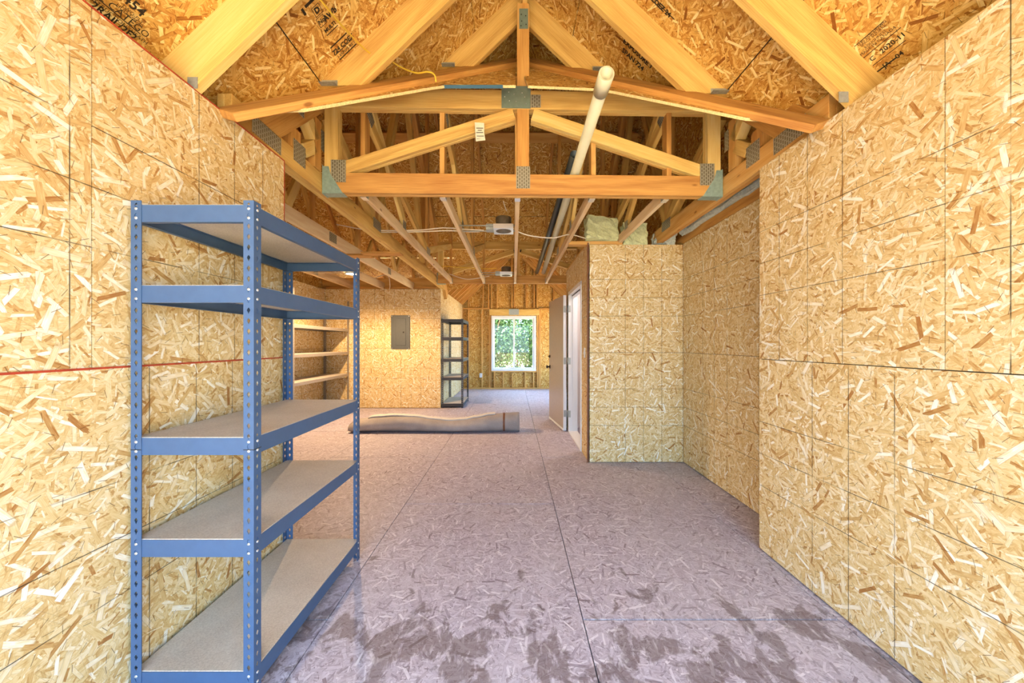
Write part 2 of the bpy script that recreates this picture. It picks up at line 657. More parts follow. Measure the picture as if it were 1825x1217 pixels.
# ================================================================== THE SETTING
XL, XR = -1.41, 1.58          # side walls of the entry wing
YF = -0.9                     # added front opening, unseen behind the camera
YL, YR = 2.19, 2.288          # far ends of the two entry walls
ZT = 2.44                     # wall height
XA = 1.885                    # right wall of the niche
YB = 3.957                    # back wall of the niche
XD = 0.835                    # wall with the door
YDE = 5.60                    # far end of the door wall
XLL = -3.86                   # far left wall
YP = 7.30                     # wall with the breaker panel
XG = -1.49                    # left wall of the far wing
XGR = 1.68
YG = 10.42                    # far gable wall (inner face of studs)
RX = 0.085                    # ridge line
MS = 0.96                     # roof slope
DS = 0.97                     # main roof slope
YE0, YE1 = 1.755, 7.75        # where the main roof reaches wall height

X, Y, Z = V((1, 0, 0)), V((0, 1, 0)), V((0, 0, 1))

# ---- floor
floor = box('floor', (-4.0, YF, -0.06), (2.05, 10.6, -0.019), M['core'])
floor['kind'] = 'structure'
fx = [-4.546, -3.326, -2.107, -0.888, 0.332, 1.551, 2.77]
for i in range(len(fx) - 1):
    x0, x1 = max(fx[i], -3.98), min(fx[i + 1], 2.03)
    off = 2.93 if i % 2 == 1 else 1.70
    y = off - FT8 * 2
    while y < 10.55:
        y0, y1 = max(y, YF), min(y + FT8, 10.55)
        if y1 - y0 > 0.05:
            g = 0.0024
            mw = frame((x0, y0, 0), X, Y)
            prism('floor_panel', [(g, 0.004), (x1 - x0 - g, 0.004), (x1 - x0 - g, y1 - y0 - 0.004), (g, y1 - y0 - 0.004)],
                  0.018, mw, M['osb_floor'], floor, z0=-0.018)
        y += FT8


def wall(name, lo, hi, mat=None):
    w = box(name, lo, hi, mat or M['core'])
    w['kind'] = 'structure'
    return w


def sheet(w, axis, face, a0, a1, z0, z1, sign, mat=None, t=PT, side=None):
    """one panel on a wall; axis 'x': wall runs along x; face = coordinate of the visible face; sign = which way it faces"""
    L, Hh = a1 - a0, z1 - z0
    g = 0.002
    pts = [(g, g), (L - g, g), (L - g, Hh - g), (g, Hh - g)]
    if axis == 'y':
        mw = frame((face, a0, z0), Y, Z)          # local z = +X
        zz = -t if sign > 0 else 0.0
    else:
        mw = frame((a0, face, z0), X, Z)          # local z = -Y
        zz = -t if sign < 0 else 0.0
    return prism('wall_panel', pts, t, mw, mat or M['osb'], w, side=side, z0=zz)


# ---- entry wing, left wall
wl = wall('wall_left', (-1.53, YF, 0), (XL - 0.0125, YL, ZT))
SEAM = 1.232
sheet(wl, 'y', XL, 1.192, YL, SEAM, ZT, 1)
sheet(wl, 'y', XL, YF, 1.192, SEAM, ZT, 1)
sheet(wl, 'y', XL + 0.003, YL - FT8, YL, 0.012, SEAM, 1, t=0.014)
sheet(wl, 'y', XL + 0.003, YF, YL - FT8, 0.012, SEAM, 1, t=0.014)
box('painted_edge', (XL + 0.001, YF, SEAM - 0.003), (XL + 0.0045, YL, SEAM + 0.004), M['osb_red'], wl)
box('painted_edge', (XL - 0.012, YF, ZT - 0.001), (XL + 0.002, YL + 0.003, ZT + 0.004), M['osb_red'], wl)
box('painted_edge', (XL - 0.012, YL - 0.001, SEAM), (XL + 0.002, YL + 0.004, ZT), M['osb_red'], wl)
# ---- entry wing, right wall
wr = wall('wall_right', (XR + 0.0125, YF, 0), (1.70, YR, ZT))
SR = 1.219
sheet(wr, 'y', XR, 1.305, YR, SR, ZT, -1)
sheet(wr, 'y', XR, YF, 1.305, SR, ZT, -1)
sheet(wr, 'y', XR - 0.002, YR - FT8, YR, 0.008, SR, -1, t=0.013)
sheet(wr, 'y', XR - 0.002, YF, YR - FT8, 0.008, SR, -1, t=0.013)
# ---- niche on the right: side wall and back wall
wn_ = wall('wall_niche_side', (XA + 0.012, YR, 0), (2.0, YP + 0.1, 2.44))
for z0, z1 in ((0.008, 1.219), (1.219, 2.43)):
    sheet(wn_, 'y', XA, 2.738, YB, z0, z1, -1)
    sheet(wn_, 'y', XA, YR, 2.738, z0, z1, -1)
wb = wall('wall_niche_back', (XD + 0.012, YB + 0.012, 0), (XA + 0.01, YB + 0.115, 2.42))
for z0, z1 in ((0.004, 1.219), (1.219, 2.42)):
    sheet(wb, 'x', YB, XD, XA, z0, z1, -1)
wfr = wall('wall_front_right', (1.70, YR - 0.11, 0), (2.0, YR, ZT))
wfl = wall('wall_front_left', (XLL - 0.11, YL - 0.11, 0), (-1.53, YL, ZT))
# ---- wall with the door
DY0, DY1 = 4.36, 5.36          # rough opening
wd = struct('wall_door', (XD, YB, 0))
for lo, hi in (((XD + 0.012, YB + 0.115, 0), (XD + 0.115, DY0, 2.45)), ((XD + 0.012, DY1, 0), (XD + 0.115, YDE, 2.45)),
               ((XD + 0.012, DY0, 2.09), (XD + 0.115, DY1, 2.45))):
    box('wall_core', lo, hi, M['core'], wd)
g = 0.0
mw = frame((XD, YB, 0.004), Y, Z)
prism('wall_panel', [(0, 0), (DY0 - YB, 0), (DY0 - YB, 2.45), (0, 2.45)], PT, mw, M['osb'], wd)
prism('wall_panel', [(DY1 - YB, 0), (YDE - YB, 0), (YDE - YB, 2.45), (DY1 - YB, 2.45)], PT, mw, M['osb'], wd)
prism('wall_panel', [(DY0 - YB, 2.09), (DY1 - YB, 2.09), (DY1 - YB, 2.45), (DY0 - YB, 2.45)], PT, mw, M['osb'], wd)
tr = box('trim_1', (XD - 0.014, YB - 0.002, 0.0), (XD + 0.002, YB + 0.022, 2.44), M['trim'])
tr['kind'] = 'structure'
# room behind the door
wc = struct('wall_closet', (XD, 4.1, 0))
box('drywall', (XA - 0.02, YB + 0.115, 0), (XA + 0.01, YDE, 2.4), M['drywall'], wc)
box('drywall', (XD + 0.115, YB + 0.115, 0), (XA, YB + 0.128, 2.4), M['drywall'], wc)
box('drywall', (XD + 0.02, YDE, 0), (XA, YDE + 0.1, 2.45), M['drywall'], wc)
box('drywall', (XD + 0.115, DY0 - 0.25, 0), (XD + 0.127, DY0, 2.4), M['drywall'], wc)
ccl = box('ceiling_closet', (XD + 0.1, YB + 0.1, 2.40), (XA, YDE + 0.1, 2.42), M['drywall'])
ccl['kind'] = 'structure'
# ---- left hand room
ws = wall('wall_far_left', (XLL - 0.11, YL, 0), (XLL - 0.012, YP + 0.12, ZT))
for z0, z1 in ((0.008, 1.219), (1.219, 2.44)):
    for a0, a1 in ((YL, 2.42), (2.42, 2.42 + FT8), (2.42 + FT8, YP)):
        sheet(ws, 'y', XLL, a0, a1, z0, z1, 1)
wp = wall('wall_breaker', (XLL - 0.012, YP + 0.012, 0), (XG - 0.012, YP + 0.12, 2.48))
for r_, (z0, z1) in enumerate(((0.008, 1.228), (1.228, 2.44))):
    cuts = [XLL, XLL + 0.61, XG] if r_ else [XLL, XG - FT4, XG]
    for a0, a1 in zip(cuts, cuts[1:]):
        sheet(wp, 'x', YP, a0, a1, z0, z1, -1)
lumber('top_plate', (XLL, YP + 0.055, 2.465), (XG - 0.01, YP + 0.055, 2.465), 0.09, 0.04, M['lumber_o'], wp)
# ---- far wing
wfw = wall('wall_far_wing', (XG - 0.12, YP + 0.013, 0), (XG - 0.012, YG + 0.1, 2.46))
for z0, z1 in ((0.008, 1.228), (1.228, 2.46)):
    sheet(wfw, 'y', XG, YP + 0.001, YP + FT8, z0, z1, 1)
    sheet(wfw, 'y', XG, YP + FT8, YG, z0, z1, 1)
wfr2 = struct('wall_far_right', (XGR, 8.9, 0))
SY0, SY1, SZ0, SZ1 = 7.6, 10.1, 0.35, 2.2
for lo, hi in (((XGR, YP, 0), (XGR + 0.11, SY0, 2.46)), ((XGR, SY1, 0), (XGR + 0.11, YG + 0.1, 2.46)),
               ((XGR, SY0, 0), (XGR + 0.11, SY1, SZ0)), ((XGR, SY0, SZ1), (XGR + 0.11, SY1, 2.46))):
    box('wall_panel', lo, hi, M['osb'], wfr2)
wbk = wall('wall_back_right', (XGR, YP, 0), (2.0, YP + 0.11, 2.46), M['osb'])
w2 = struct('window_added', (XGR, 8.9, 1.45))  # unseen side window, added to let daylight into the far wing
for lo, hi in (((XGR + 0.03, SY0, SZ0), (XGR + 0.08, SY1, SZ0 + 0.05)), ((XGR + 0.03, SY0, SZ1 - 0.05), (XGR + 0.08, SY1, SZ1)),
               ((XGR + 0.03, SY0, SZ0), (XGR + 0.08, SY0 + 0.05, SZ1)), ((XGR + 0.03, SY1 - 0.05, SZ0), (XGR + 0.08, SY1, SZ1)),
               ((XGR + 0.03, 8.88, SZ0), (XGR + 0.08, 8.92, SZ1))):
    box('window_frame', lo, hi, M['white'], w2)
# ---- entry front: a wide unseen opening under a gable, added to let daylight in
wfo = struct('wall_front', (RX, YF, 0))
box('jamb_panel', (-1.53, YF - 0.1, 0), (-1.42, YF, 2.46), M['osb'], wfo)
box('jamb_panel', (1.59, YF - 0.1, 0), (1.70, YF, 2.46), M['osb'], wfo)
mw = frame((RX, YF, 0), X, Z)
prism('gable_panel', [(-1.62, 2.44), (1.62, 2.44), (1.62, 2.56), (0, 2.56 + MS * 1.62), (-1.62, 2.56)], 0.02, mw, M['osb'], wfo)

# ================================================================== ENTRY ROOF
RD = 0.184                                   # rafter depth
CS = 1 / math.sqrt(1 + MS * MS)
DV = RD / CS                                 # plumb depth of a rafter


ZO = 0.0                                     # height offset of the wing being framed


def zl(x):                                   # underside of the rafters
    return ZT + ZO + MS * (RX - XL - abs(x - RX))


def deck(y):                                 # top face of the main roof deck, front slope
    return ZT + DS * (y - YE0)


def deck2(y):                                # rear slope
    return ZT + DS * (YE1 - y)


ce = struct('ceiling_entry', (RX, 0, 4.0))
RY = [1.57 - 0.61 * k for k in range(-2, 5)]
YRIDGE1 = YE0 + (zl(RX) + DV - ZT) / DS


def rafter(parent, y, s, zcut=None, mat=None, tail=0.30):
    """s = -1 left, 1 right; polygon in a plane of constant y, local x runs up the slope"""
    mat = mat or M['lumber']
    eave = RX + s * (RX - XL)
    ex = V((-s * CS, 0, MS * CS))
    o = V((eave, y, ZT + ZO))
    ey = V((s * MS * CS, 0, CS))
    mw = frame(o, ex, ey)
    Lr = (RX - XL) / CS
    pts = [(-tail, 0), (Lr + 1, 0), (Lr + 1, RD), (-tail, RD)]

    def wx(p):
        return o + ex * p[0] + ey * p[1]
    pts = clip(pts, lambda p: s * (wx(p).x - RX) - 0.02)        # plumb cut against the ridge board
    if zcut is not None:
        pts = clip(pts, lambda p: wx(p).z - zcut)
    if len(pts) < 3:
        return None
    ez = ex.cross(ey)
    z0 = 0.0 if ez.y > 0 else -0.038
    return prism('rafter', pts, 0.038, mw, mat, parent, z0=z0)


SKEW = 0.06                                  # the main roof meets the entry wing slightly out of square on the right
for i, y_ in enumerate(RY):
    for s in (-1, 1):
        zc = deck(y_) + 0.045 if deck(y_) > ZT + 0.05 and y_ > 1.6 else None
        y = y_ + (0 if s < 0 else 0.09 if y_ < 1.6 else 0.07 if y_ < 2.5 else 0.04)
        rafter(ce, y, s, zc)
        # framing clip at the foot
        if zc is None and y > 0:
            e = RX + s * (RX - XL)
            box('framing_clip', (e - 0.045 + (-s) * 0.02, y - 0.002, ZT), (e + 0.0 + (-s) * 0.02, y, ZT + 0.05), M['steel'], ce)
        elif zc is not None:
            xx = RX + s * ((RX - XL) - (zc - ZT - DV * 0.72) / MS)
            box('framing_clip', (xx - 0.05, y - 0.0025, zc - 0.004), (xx + 0.05, y - 0.0002, zc + 0.03), M['steel'], ce)
            box('framing_clip', (xx - 0.05, y - 0.035, zc - 0.004), (xx + 0.05, y, zc - 0.001), M['steel'], ce)
lumber('ridge_board', (RX, YF, zl(RX) + DV - 0.14), (RX, YRIDGE1, zl(RX) + DV - 0.14), 0.038, 0.235, M['lumber'], ce)
# boards added outside the walls to keep light out of the eaves
for s in (-1, 1):
    e0, e1 = sorted((RX + s * 1.615, RX + s * 1.86))
    box('eave_light_stop', (e0, YF - 0.1, 2.395), (e1, 2.0, 2.41), M['osb_roof'], ce)


def roof_rows(parent, y0, y1, clipf, ybreaks, mat, name='roof_panel'):
    rowx = [2.03, 1.265, 0.386, 0.0]         # distance from the ridge line of the course joints
    for s in (-1, 1):
        for r_, (a, b) in enumerate(zip(rowx, rowx[1:])):
            ys = sorted(ybreaks[r_ % len(ybreaks)])
            ys = [y0] + [q for q in ys if y0 < q < y1] + [y1]
            for c0, c1 in zip(ys, ys[1:]):
                poly = [(c0, a), (c1, a), (c1, b), (c0, b)]                 # (y, distance from ridge)
                poly = clip(poly, lambda p: clipf(p, s))
                if len(poly) < 3:
                    continue
                # local frame: x along y, y up the slope, origin at the course's lower corner
                o = V((RX + s * a, c0, zl(RX + s * a) + DV))
                ey = V((-s * CS, 0, MS * CS))
                mw = frame(o, Y, ey)
                ez = Y.cross(ey)
                pts = [(p[0] - c0, (a - p[1]) / CS) for p in poly]
                cx = sum(p[0] for p in pts) / len(pts)
                cy = sum(p[1] for p in pts) / len(pts)
                q = [(x_ + (0.0025 if x_ < cx else -0.0025), y_ + (0.003 if y_ < cy else -0.003)) for x_, y_ in pts]
                prism(name, q, PT, mw, mat, parent, z0=0.0 if ez.z > 0 else -PT)


def f_entry(p, s):                              # stays above the main roof deck
    return (zl(RX + p[1]) + DV + 0.02) - deck(p[0] - (SKEW * p[1] if s > 0 else 0)) + 0.02


roof_rows(ce, YF - 0.2, 3.6, f_entry, [[0.42], [-0.8, 1.64], [0.42]], M['osb_roof'])
# covering above the decks so that no daylight leaks through the joints
for s in (-1, 1):
    pts3 = [(RX + s * 2.1, YF - 0.25), (RX + s * 2.1, 1.50), (RX, 3.50), (RX, YF - 0.25)]
    vs = [(x, y, zl(x) + DV + 0.02) for x, y in pts3]
    link('roof_light_seal', mesh('roof_light_seal', vs, [(0, 1, 2, 3)], M['dark']), ce)

# valley boards lying on the main deck
for s in (-1, 1):
    a = V((RX + s * 1.46, 1.70 + (0.09 if s > 0 else 0), deck(1.70) + 0.021))
    b = V((RX + s * 0.025, 3.135, deck(3.135) + 0.021))
    lumber('valley_board', a, b, 0.19, 0.038, M['lumber_o'], ce, up=(0, -DS, 1))

# ================================================================== MAIN ROOF
cm = struct('ceiling_main', (RX, 4.75, 5.3))
CSD = 1 / math.sqrt(1 + DS * DS)
YM = (YE0 + YE1) / 2
DT = 0.015


def front_deck(poly, side=None, t=DT, name='roof_panel'):
    mw = frame((0, YE0, ZT), X, (0, 1, DS))
    if min(x for x, y in poly) > RX:          # right half: turned a little
        mw = frame((RX, YE0, ZT), (1, SKEW, 0), (-SKEW, 1, DS))
        poly = [(x - RX, y) for x, y in poly]
    pts = [(x, (y - YE0) / CSD) for x, y in poly]
    return prism(name, pts, t, mw, M['osb_roof'], cm, side=side, z0=-t)


def rear_deck(poly, t=DT):
    mw = frame((0, YE1, ZT), X, (0, -1, DS))          # local z points down
    pts = [(x, (YE1 - y) / CSD) for x, y in poly]
    return prism('roof_panel', pts, t, mw, M['osb_roof'], cm, z0=0)


front_deck([(-4.05, 1.45), (-1.55, 1.45), (-1.55, 1.84), (-1.41, 1.84), (-1.41, YM), (-4.05, YM)])
front_deck([(1.73, 1.45), (2.1, 1.45), (2.1, YM), (1.58, YM), (1.58, 1.86), (1.73, 1.86)])
front_deck([(-1.41, 1.84), (-1.10, 1.86), (-0.53, 2.32), (-0.45, 2.37), (0.015, 2.37), (0.015, YM), (-1.41, YM)], M['fringe'])
front_deck([(1.58, 1.84), (1.27, 1.86), (0.70, 2.32), (0.62, 2.37), (0.135, 2.37), (0.135, YM), (1.58, YM)], M['fringe'])
front_deck([(0.015, 2.80), (0.135, 2.80), (0.135, YM), (0.015, YM)])
link('roof_light_seal', mesh('roof_light_seal', [(-4.1, 3.55, deck(3.55) + 0.012), (2.15, 3.55, deck(3.55) + 0.012), (2.15, YM, deck(YM) + 0.012), (-4.1, YM, deck(YM) + 0.012)],
     [(0, 1, 2, 3)], M['dark']), cm)  # cover added over the front slope against sun leaks
mwd = frame((0, YE0, ZT), X, (0, 1, DS))
for xa, xb, yy in ((-0.47, -0.07, 2.367), (0.60, 0.62, 2.367)):
    s0 = (yy - YE0) / CSD
    prism('blue_edge', [(xa, s0 - 0.004), (xb, s0 - 0.004), (xb, s0 + 0.004), (xa, s0 + 0.004)], DT + 0.004, mwd, M['blue_edge'], cm, z0=-DT - 0.002)
rows = [YM, 5.628, 6.503, 7.13]
for y0, y1 in zip(rows, rows[1:]):
    for x0, x1 in ((-4.05, -1.52), (-1.52, 0.70), (0.70, 2.1)):
        rear_deck([(x0 + 0.002, y0 + 0.003), (x1 - 0.002, y0 + 0.003), (x1 - 0.002, y1 - 0.003), (x0 + 0.002, y1 - 0.003)])
rear_deck([(-1.52, 7.133), (-0.45, 7.133), (-0.53, 7.20), (-1.10, 7.66), (-1.52, 7.72)])
rear_deck([(1.70, 7.133), (0.62, 7.133), (0.70, 7.20), (1.27, 7.66), (1.70, 7.72)])
for x0, x1 in ((-4.05, -1.52), (1.70, 2.1)):
    rear_deck([(x0, 7.133), (x1, 7.133), (x1, 8.1), (x0, 8.1)])
# rear cover added above the joints to stop light leaks
link('roof_light_seal', mesh('roof_light_seal', [(-4.1, YM, deck2(YM) + 0.03), (2.15, YM, deck2(YM) + 0.03), (2.15, 7.1, deck2(7.1) + 0.03), (-4.1, 7.1, deck2(7.1) + 0.03)],
     [(0, 1, 2, 3)], M['dark']), cm)
for nm, xx in (('wall_gable_left', -3.97), ('wall_gable_right', 2.01)):
    mw = frame((xx, 0, 0), Y, Z)
    gw = prism(nm, [(1.6, 2.3), (7.9, 2.3), (YM, deck(YM) - 0.02)], 0.02, mw, M['osb_roof'])
    gw['kind'] = 'structure'
lumber('lateral_brace', (-3.8, 5.49, 4.50), (1.9, 5.49, 4.50), 0.09, 0.14, M['lumber_o'], cm, up=(0, -DS, 1))
lumber('lateral_brace', (-3.8, 4.25, 4.60), (1.9, 4.25, 4.60), 0.038, 0.09, M['lumber_o'], cm)
# eave blocking of the main walls
for x0, x1, yy in ((-3.95, -1.55, 2.12), (1.72, 2.0, 2.2), (-3.95, -1.6, 7.38), (1.7, 2.0, 7.38)):
    lumber('blocking', (x0, yy, 2.56), (x1, yy, 2.56), 0.03, 0.24, M['lumber_o'], cm)


# ---- girder trusses across the room
def girder(y0, s, label, mat_b, rich=True):
    """y0 = face seen from inside the gable wing, s = +1 plies run away from the camera"""
    t = thing('girder_truss', label, 'truss', (RX, y0, 2.44), 'girder trusses')
    xa, xb = -1.415, 1.585
    W2 = 0.036
    for k in range(2):
        yc = y0 + s * (W2 / 2 + k * W2)
        lumber('bottom_chord', (xa, yc, 2.515), (xb, yc, 2.515), W2 - 0.001, 0.15, mat_b, t)
        lumber('top_chord', (xa, yc, 3.150), (xb, yc, 3.150), W2 - 0.001, 0.14, M['lumber'], t)
        for e in (-1, 1):
            xe = RX + e * 1.44
            lumber('end_post', (xe, yc, 2.59), (xe, yc, 3.08), W2 - 0.001, 0.10, M['lumber'], t, up=(1, 0, 0))
            lumber('diagonal_web', (RX - 0.01 + e * 0.07, yc + (0.001 if e > 0 else 0), 3.045), (RX + e * 1.385, yc + (0.001 if e > 0 else 0), 2.615),
                   W2 - 0.003, 0.092, M['lumber'], t)
        lumber('king_post', (RX - 0.012, yc, 2.59), (RX - 0.012, yc, 3.08), W2 - 0.001, 0.092, M['lumber_o'], t, up=(1, 0, 0))
    f = y0 - s * 0.002
    ex = X if s > 0 else -X
    plate('gusset_plate', (RX - 0.012, f, 2.565), ex, Z, 0.105, 0.165, M['plate'], t)
    for e in (-1, 1):
        plate('gusset_plate', (RX + e * 1.385, f, 2.60), ex, Z, 0.11, 0.165, M['plate'], t)
        # face mount hanger
        h = box('joist_hanger', (RX + e * 1.50 - 0.004, y0 - 0.003 if s > 0 else y0 - 0.075, 2.43), (RX + e * 1.50 + 0.004, y0 + 0.075 if s > 0 else y0 + 0.003, 2.64), M['hanger'], t)
        mwh = frame((RX + e * 1.50, y0 - s * 0.004, 2.432), (-e, 0, 0), Z)
        prism('joist_hanger', [(0, 0), (0.15, 0), (0.06, 0.14), (0.045, 0.20), (0, 0.20)], 0.0025, mwh, M['hanger'], t)
        box('joist_hanger', (RX + e * 1.50 - 0.15 * (e > 0), min(y0, y0 + s * 0.074), 2.434), (RX + e * 1.50 + 0.15 * (e < 0), max(y0, y0 + s * 0.074), 2.4385), M['hanger'], t)
    if rich:
        plate('strap_plate', (RX - 0.065, f - 0.001, 3.165), ex, Z, 0.218, 0.165, M['strap'], t, 0.004)
        plate('gusset_plate', (RX + 0.083, f, 3.138), ex, Z, 0.074, 0.095, M['plate'], t)
        for dx, dz in ((-0.13, 0.0), (-0.10, 0.035), (-0.095, -0.03), (-0.06, 0.02), (-0.045, -0.035), (0.0, 0.03), (0.02, 0.0), (0.03, -0.05)):
            plate('nail_head', (RX - 0.02 + dx, f - 0.004, 3.165 + dz), ex, Z, 0.007, 0.007, M['rivet'], t, 0.002)
    else:
        plate('gusset_plate', (RX, f, 3.14), ex, Z, 0.16, 0.20, M['dark'], t)
    return t


Y1G, Y2G = 2.645, 6.69
g1 = girder(Y1G, 1, 'front girder truss with long yellow bottom chord and steel strap plate', M['lumber_o'])
g2 = girder(Y2G, -1, 'rear girder truss with dark bottom chord carrying far joist ends', M['lumber_o'], rich=False)
g1.location.y += 0.03
g1.rotation_euler.z = 0.02
# post from the front girder up to the ridge
rp = thing('ridge_post', 'upright square ridge post standing on the front girder truss', 'post', (RX - 0.012, 2.69, 3.23))
lumber('post', (RX - 0.012, 2.72, 3.222), (RX - 0.012, 2.72, zl(RX) + DV - 0.255), 0.09, 0.092, M['lumber_o'], rp, up=(1, 0, 0))
plate('tie_plate', (RX - 0.008, 2.673, 3.755), X, Z, 0.066, 0.15, M['strap'], rp, 0.003)
for dx, dz in ((-0.018, 0.03), (0.015, 0.02), (-0.015, -0.02), (0.018, -0.045), (-0.02, -0.055)):
    plate('nail_head', (RX - 0.008 + dx, 2.670, 3.755 + dz), X, Z, 0.007, 0.007, M['dark'], rp, 0.002)
# paper tag on the left diagonal
tg = tag(link('truss_tag', mesh('truss_tag', [at(846, 218, 2.62), at(863, 219, 2.615), at(863, 236, 2.61), at(865, 250, 2.6), at(848, 252, 2.6), at(847, 237, 2.61),
                                              at(846, 218, 2.622), at(863, 219, 2.617), at(863, 236, 2.612), at(865, 250, 2.602), at(848, 252, 2.602), at(847, 237, 2.612)],
     [(0, 1, 2, 5), (5, 2, 3, 4), (8, 7, 6, 11), (9, 8, 11, 10), (0, 6, 7, 1), (1, 7, 8, 2), (2, 8, 9, 3), (3, 9, 10, 4), (4, 10, 11, 5), (5, 11, 6, 0)], M['paper'])),
    'white printed paper tag stapled to left diagonal of front girder truss', 'tag', 'paper tags')


for dz, L in ((0.028, 0.05), (0.012, 0.03), (-0.004, 0.05), (-0.03, 0.052), (-0.052, 0.05)):
    c = at(855, 235, 2.603) + V((0.004 if dz < -0.02 else 0, 0, dz))
    plate('print_line', c, X, Z, L, 0.004, M['panelgrey'], tg, 0.001)
tg2 = plate('truss_tag', at(1181, 220, 3.02), (0.45, 0, 1), (-1, 0, 0.45), 0.15, 0.05, M['paper'], None, 0.001)
tag(tg2, 'white printed paper tag on a web behind the right diagonal', 'tag', 'paper tags')
for q in (-0.045, -0.015, 0.03):
    plate('print_line', at(1181, 220, 3.017) + V((0.45, 0, 1)).normalized() * q, (0.45, 0, 1), (-1, 0, 0.45), 0.016, 0.034, M['panelgrey'], tg2, 0.001)


# ---- trusses running along the building
def offs(d):
    return (DT + 0.001 + d / 2) / CSD


def roof_truss(xc, y0, y1, label, plies=1, dch=0.089, dtop=0.089, webs=(), mat=None, mwb=None, plates=(), group='roof trusses', heel=False, hang=False):
    t = thing('roof_truss', label, 'truss', (xc, y0, 2.44), group)
    mat = mat or M['lumber_p']
    mwb = mwb or M['lumber_o']
    th = 0.038
    for k in range(plies):
        x = xc + (k - (plies - 1) / 2) * th
        w = th - 0.0008
        lumber('bottom_chord', (x, y0, 2.442 + dch / 2), (x, y1, 2.442 + dch / 2), w, dch, mat, t)
        ya, yb = y0 + 0.02, y1 - 0.02
        lumber('top_chord', (x, ya, deck(ya) - offs(dtop)), (x, YM, deck(YM) - offs(dtop)), w, dtop, mwb, t)
        lumber('top_chord', (x, YM, deck2(YM) - offs(dtop)), (x, yb, deck2(yb) - offs(dtop)), w, dtop, mwb, t)
        for (ya, za), (yb, zb), dd in webs:
            if k == 0 or plies == 1:
                lumber('web', (xc, ya, za), (xc, yb, zb), w * plies * 0.985, dd, mwb if abs(ya - yb) < 0.05 else M['lumber'], t, up=(0, 1, 0) if abs(ya - yb) < 0.05 else (0, 0, 1))
    for (yy, zz, sy, sz, ang) in plates:
        for e in (-1, 1):
            c = V((xc + e * (th * plies / 2 + 0.0015), yy, zz))
            ey = V((0, math.cos(ang), math.sin(ang)))
            ex = V((0, -math.sin(ang), math.cos(ang))) * e
            plate('gusset_plate', c, ey, ex, sy, sz, M['plate'], t)
    if hang:
        for yy, e in ((y0, 1), (y1, -1)):
            box('joist_hanger', (xc - 0.022, min(yy, yy + e * 0.06), 2.437), (xc + 0.022, max(yy, yy + e * 0.06), 2.4405), M['rivet'], t)
            for e2 in (-1, 1):
                box('joist_hanger', (xc + e2 * 0.021 - 0.0015, min(yy, yy + e * 0.05), 2.438), (xc + e2 * 0.021 + 0.0015, max(yy, yy + e * 0.05), 2.53), M['steel'], t)
    return t


def tz(y, d):
    return (deck(y) if y < YM else deck2(y)) - 2 * offs(d)


cw = [((2.765, 2.535), (2.765, tz(2.765, .089)), .089), ((6.57, 2.535), (6.57, tz(6.57, .089)), .089),
      ((2.82, 3.08), (4.70, 2.575), .089), ((4.80, 2.575), (6.50, 3.10), .089),
      ((YM, 2.535), (YM, tz(YM, .089)), .089),
      ((2.86, 3.25), (3.75, 2.575), .089)]
cpl = [(2.80, 3.12, .16, .10, -0.6), (4.75, 2.55, .18, .09, 0), (3.7, 2.55, .1, .08, 0)]
CX = [-1.15, -0.545, 0.032, 0.612, 1.19]
CLAB = ['joist truss nearest the left wall hung between the two girders',
        'joist truss just left of the near recessed lamp can',
        'middle joist truss hung beside the recessed lamp cans',
        'joist truss just right of the white plastic pipe',
        'joist truss passing over the insulation batt on the right']
for x, lb in zip(CX, CLAB):
    roof_truss(x, Y1G + 0.077 + 0.02 * (x + 1.41), Y2G - 0.075, lb, webs=cw, plates=cpl, group='joist trusses between the girders', hang=True, mwb=M['lumber_o'])

sw = [((2.34, 2.59), (2.34, tz(2.34, .184) + 0.02), .10), ((2.60, 2.59), (2.60, tz(2.60, .184)), .089),
      ((2.44, 2.96), (2.60, 2.80), .089), ((2.44, 2.64), (2.57, 2.74), .089),
      ((2.80, 3.10), (3.72, 2.62), .089), ((3.72, 2.59), (3.72, tz(3.72, .184)), .089),
      ((3.78, 2.62), (4.70, tz(4.7, .184) - 0.1), .089),
      ((4.80, tz(4.8, .184) - 0.1), (5.72, 2.62), .089), ((5.78, 2.59), (5.78, tz(5.78, .184)), .089),
      ((5.82, 2.62), (6.70, 3.10), .089), ((7.16, 2.59), (7.16, tz(7.16, .184)), .089)]
spl = [(2.06, 2.52, .24, .10, -0.02), (2.35, 2.93, .14, .17, 0.0), (2.37, 2.58, .13, .14, 0), (2.66, 2.83, .05, .15, 0), (3.72, 2.56, .2, .1, 0)]
roof_truss(-1.461, 1.80, 7.72, 'doubled roof truss above the left entry wall carrying both girders', 2, .14, .184, sw, M['lumber'], M['lumber_o'], spl, group='doubled side trusses')
roof_truss(1.631, 1.80, 7.72, 'doubled roof truss above the right entry wall beside the niche', 2, .14, .184, sw, M['lumber_o'], M['lumber_o'], spl, group='doubled side trusses')
lw = [((3.25, 2.58), (2.75, tz(2.75, .089)), .089), ((3.25, 2.58), (4.70, tz(4.7, .089)), .089), ((4.80, tz(4.8, .089)), (6.25, 2.58), .089),
      ((6.25, 2.58), (6.75, tz(6.75, .089)), .089), ((YM, 2.58), (YM, tz(YM, .089)), .089)]
lpl = [(4.05, 2.52, .16, .1, 0), (5.9, 2.52, .12, .1, 0)]
for x, lb in ((-2.07, 'first single roof truss left of the doubled truss, over the short cross boards'),
              (-2.68, 'roof truss over the lit round lamp in the left room'),
              (-3.29, 'roof truss closest to the far left wall above the beige rack')):
    roof_truss(x, 2.0, 7.5, lb, 1, .14, .089, lw, M['lumber_p'], M['lumber_o'], lpl, group='left room trusses')
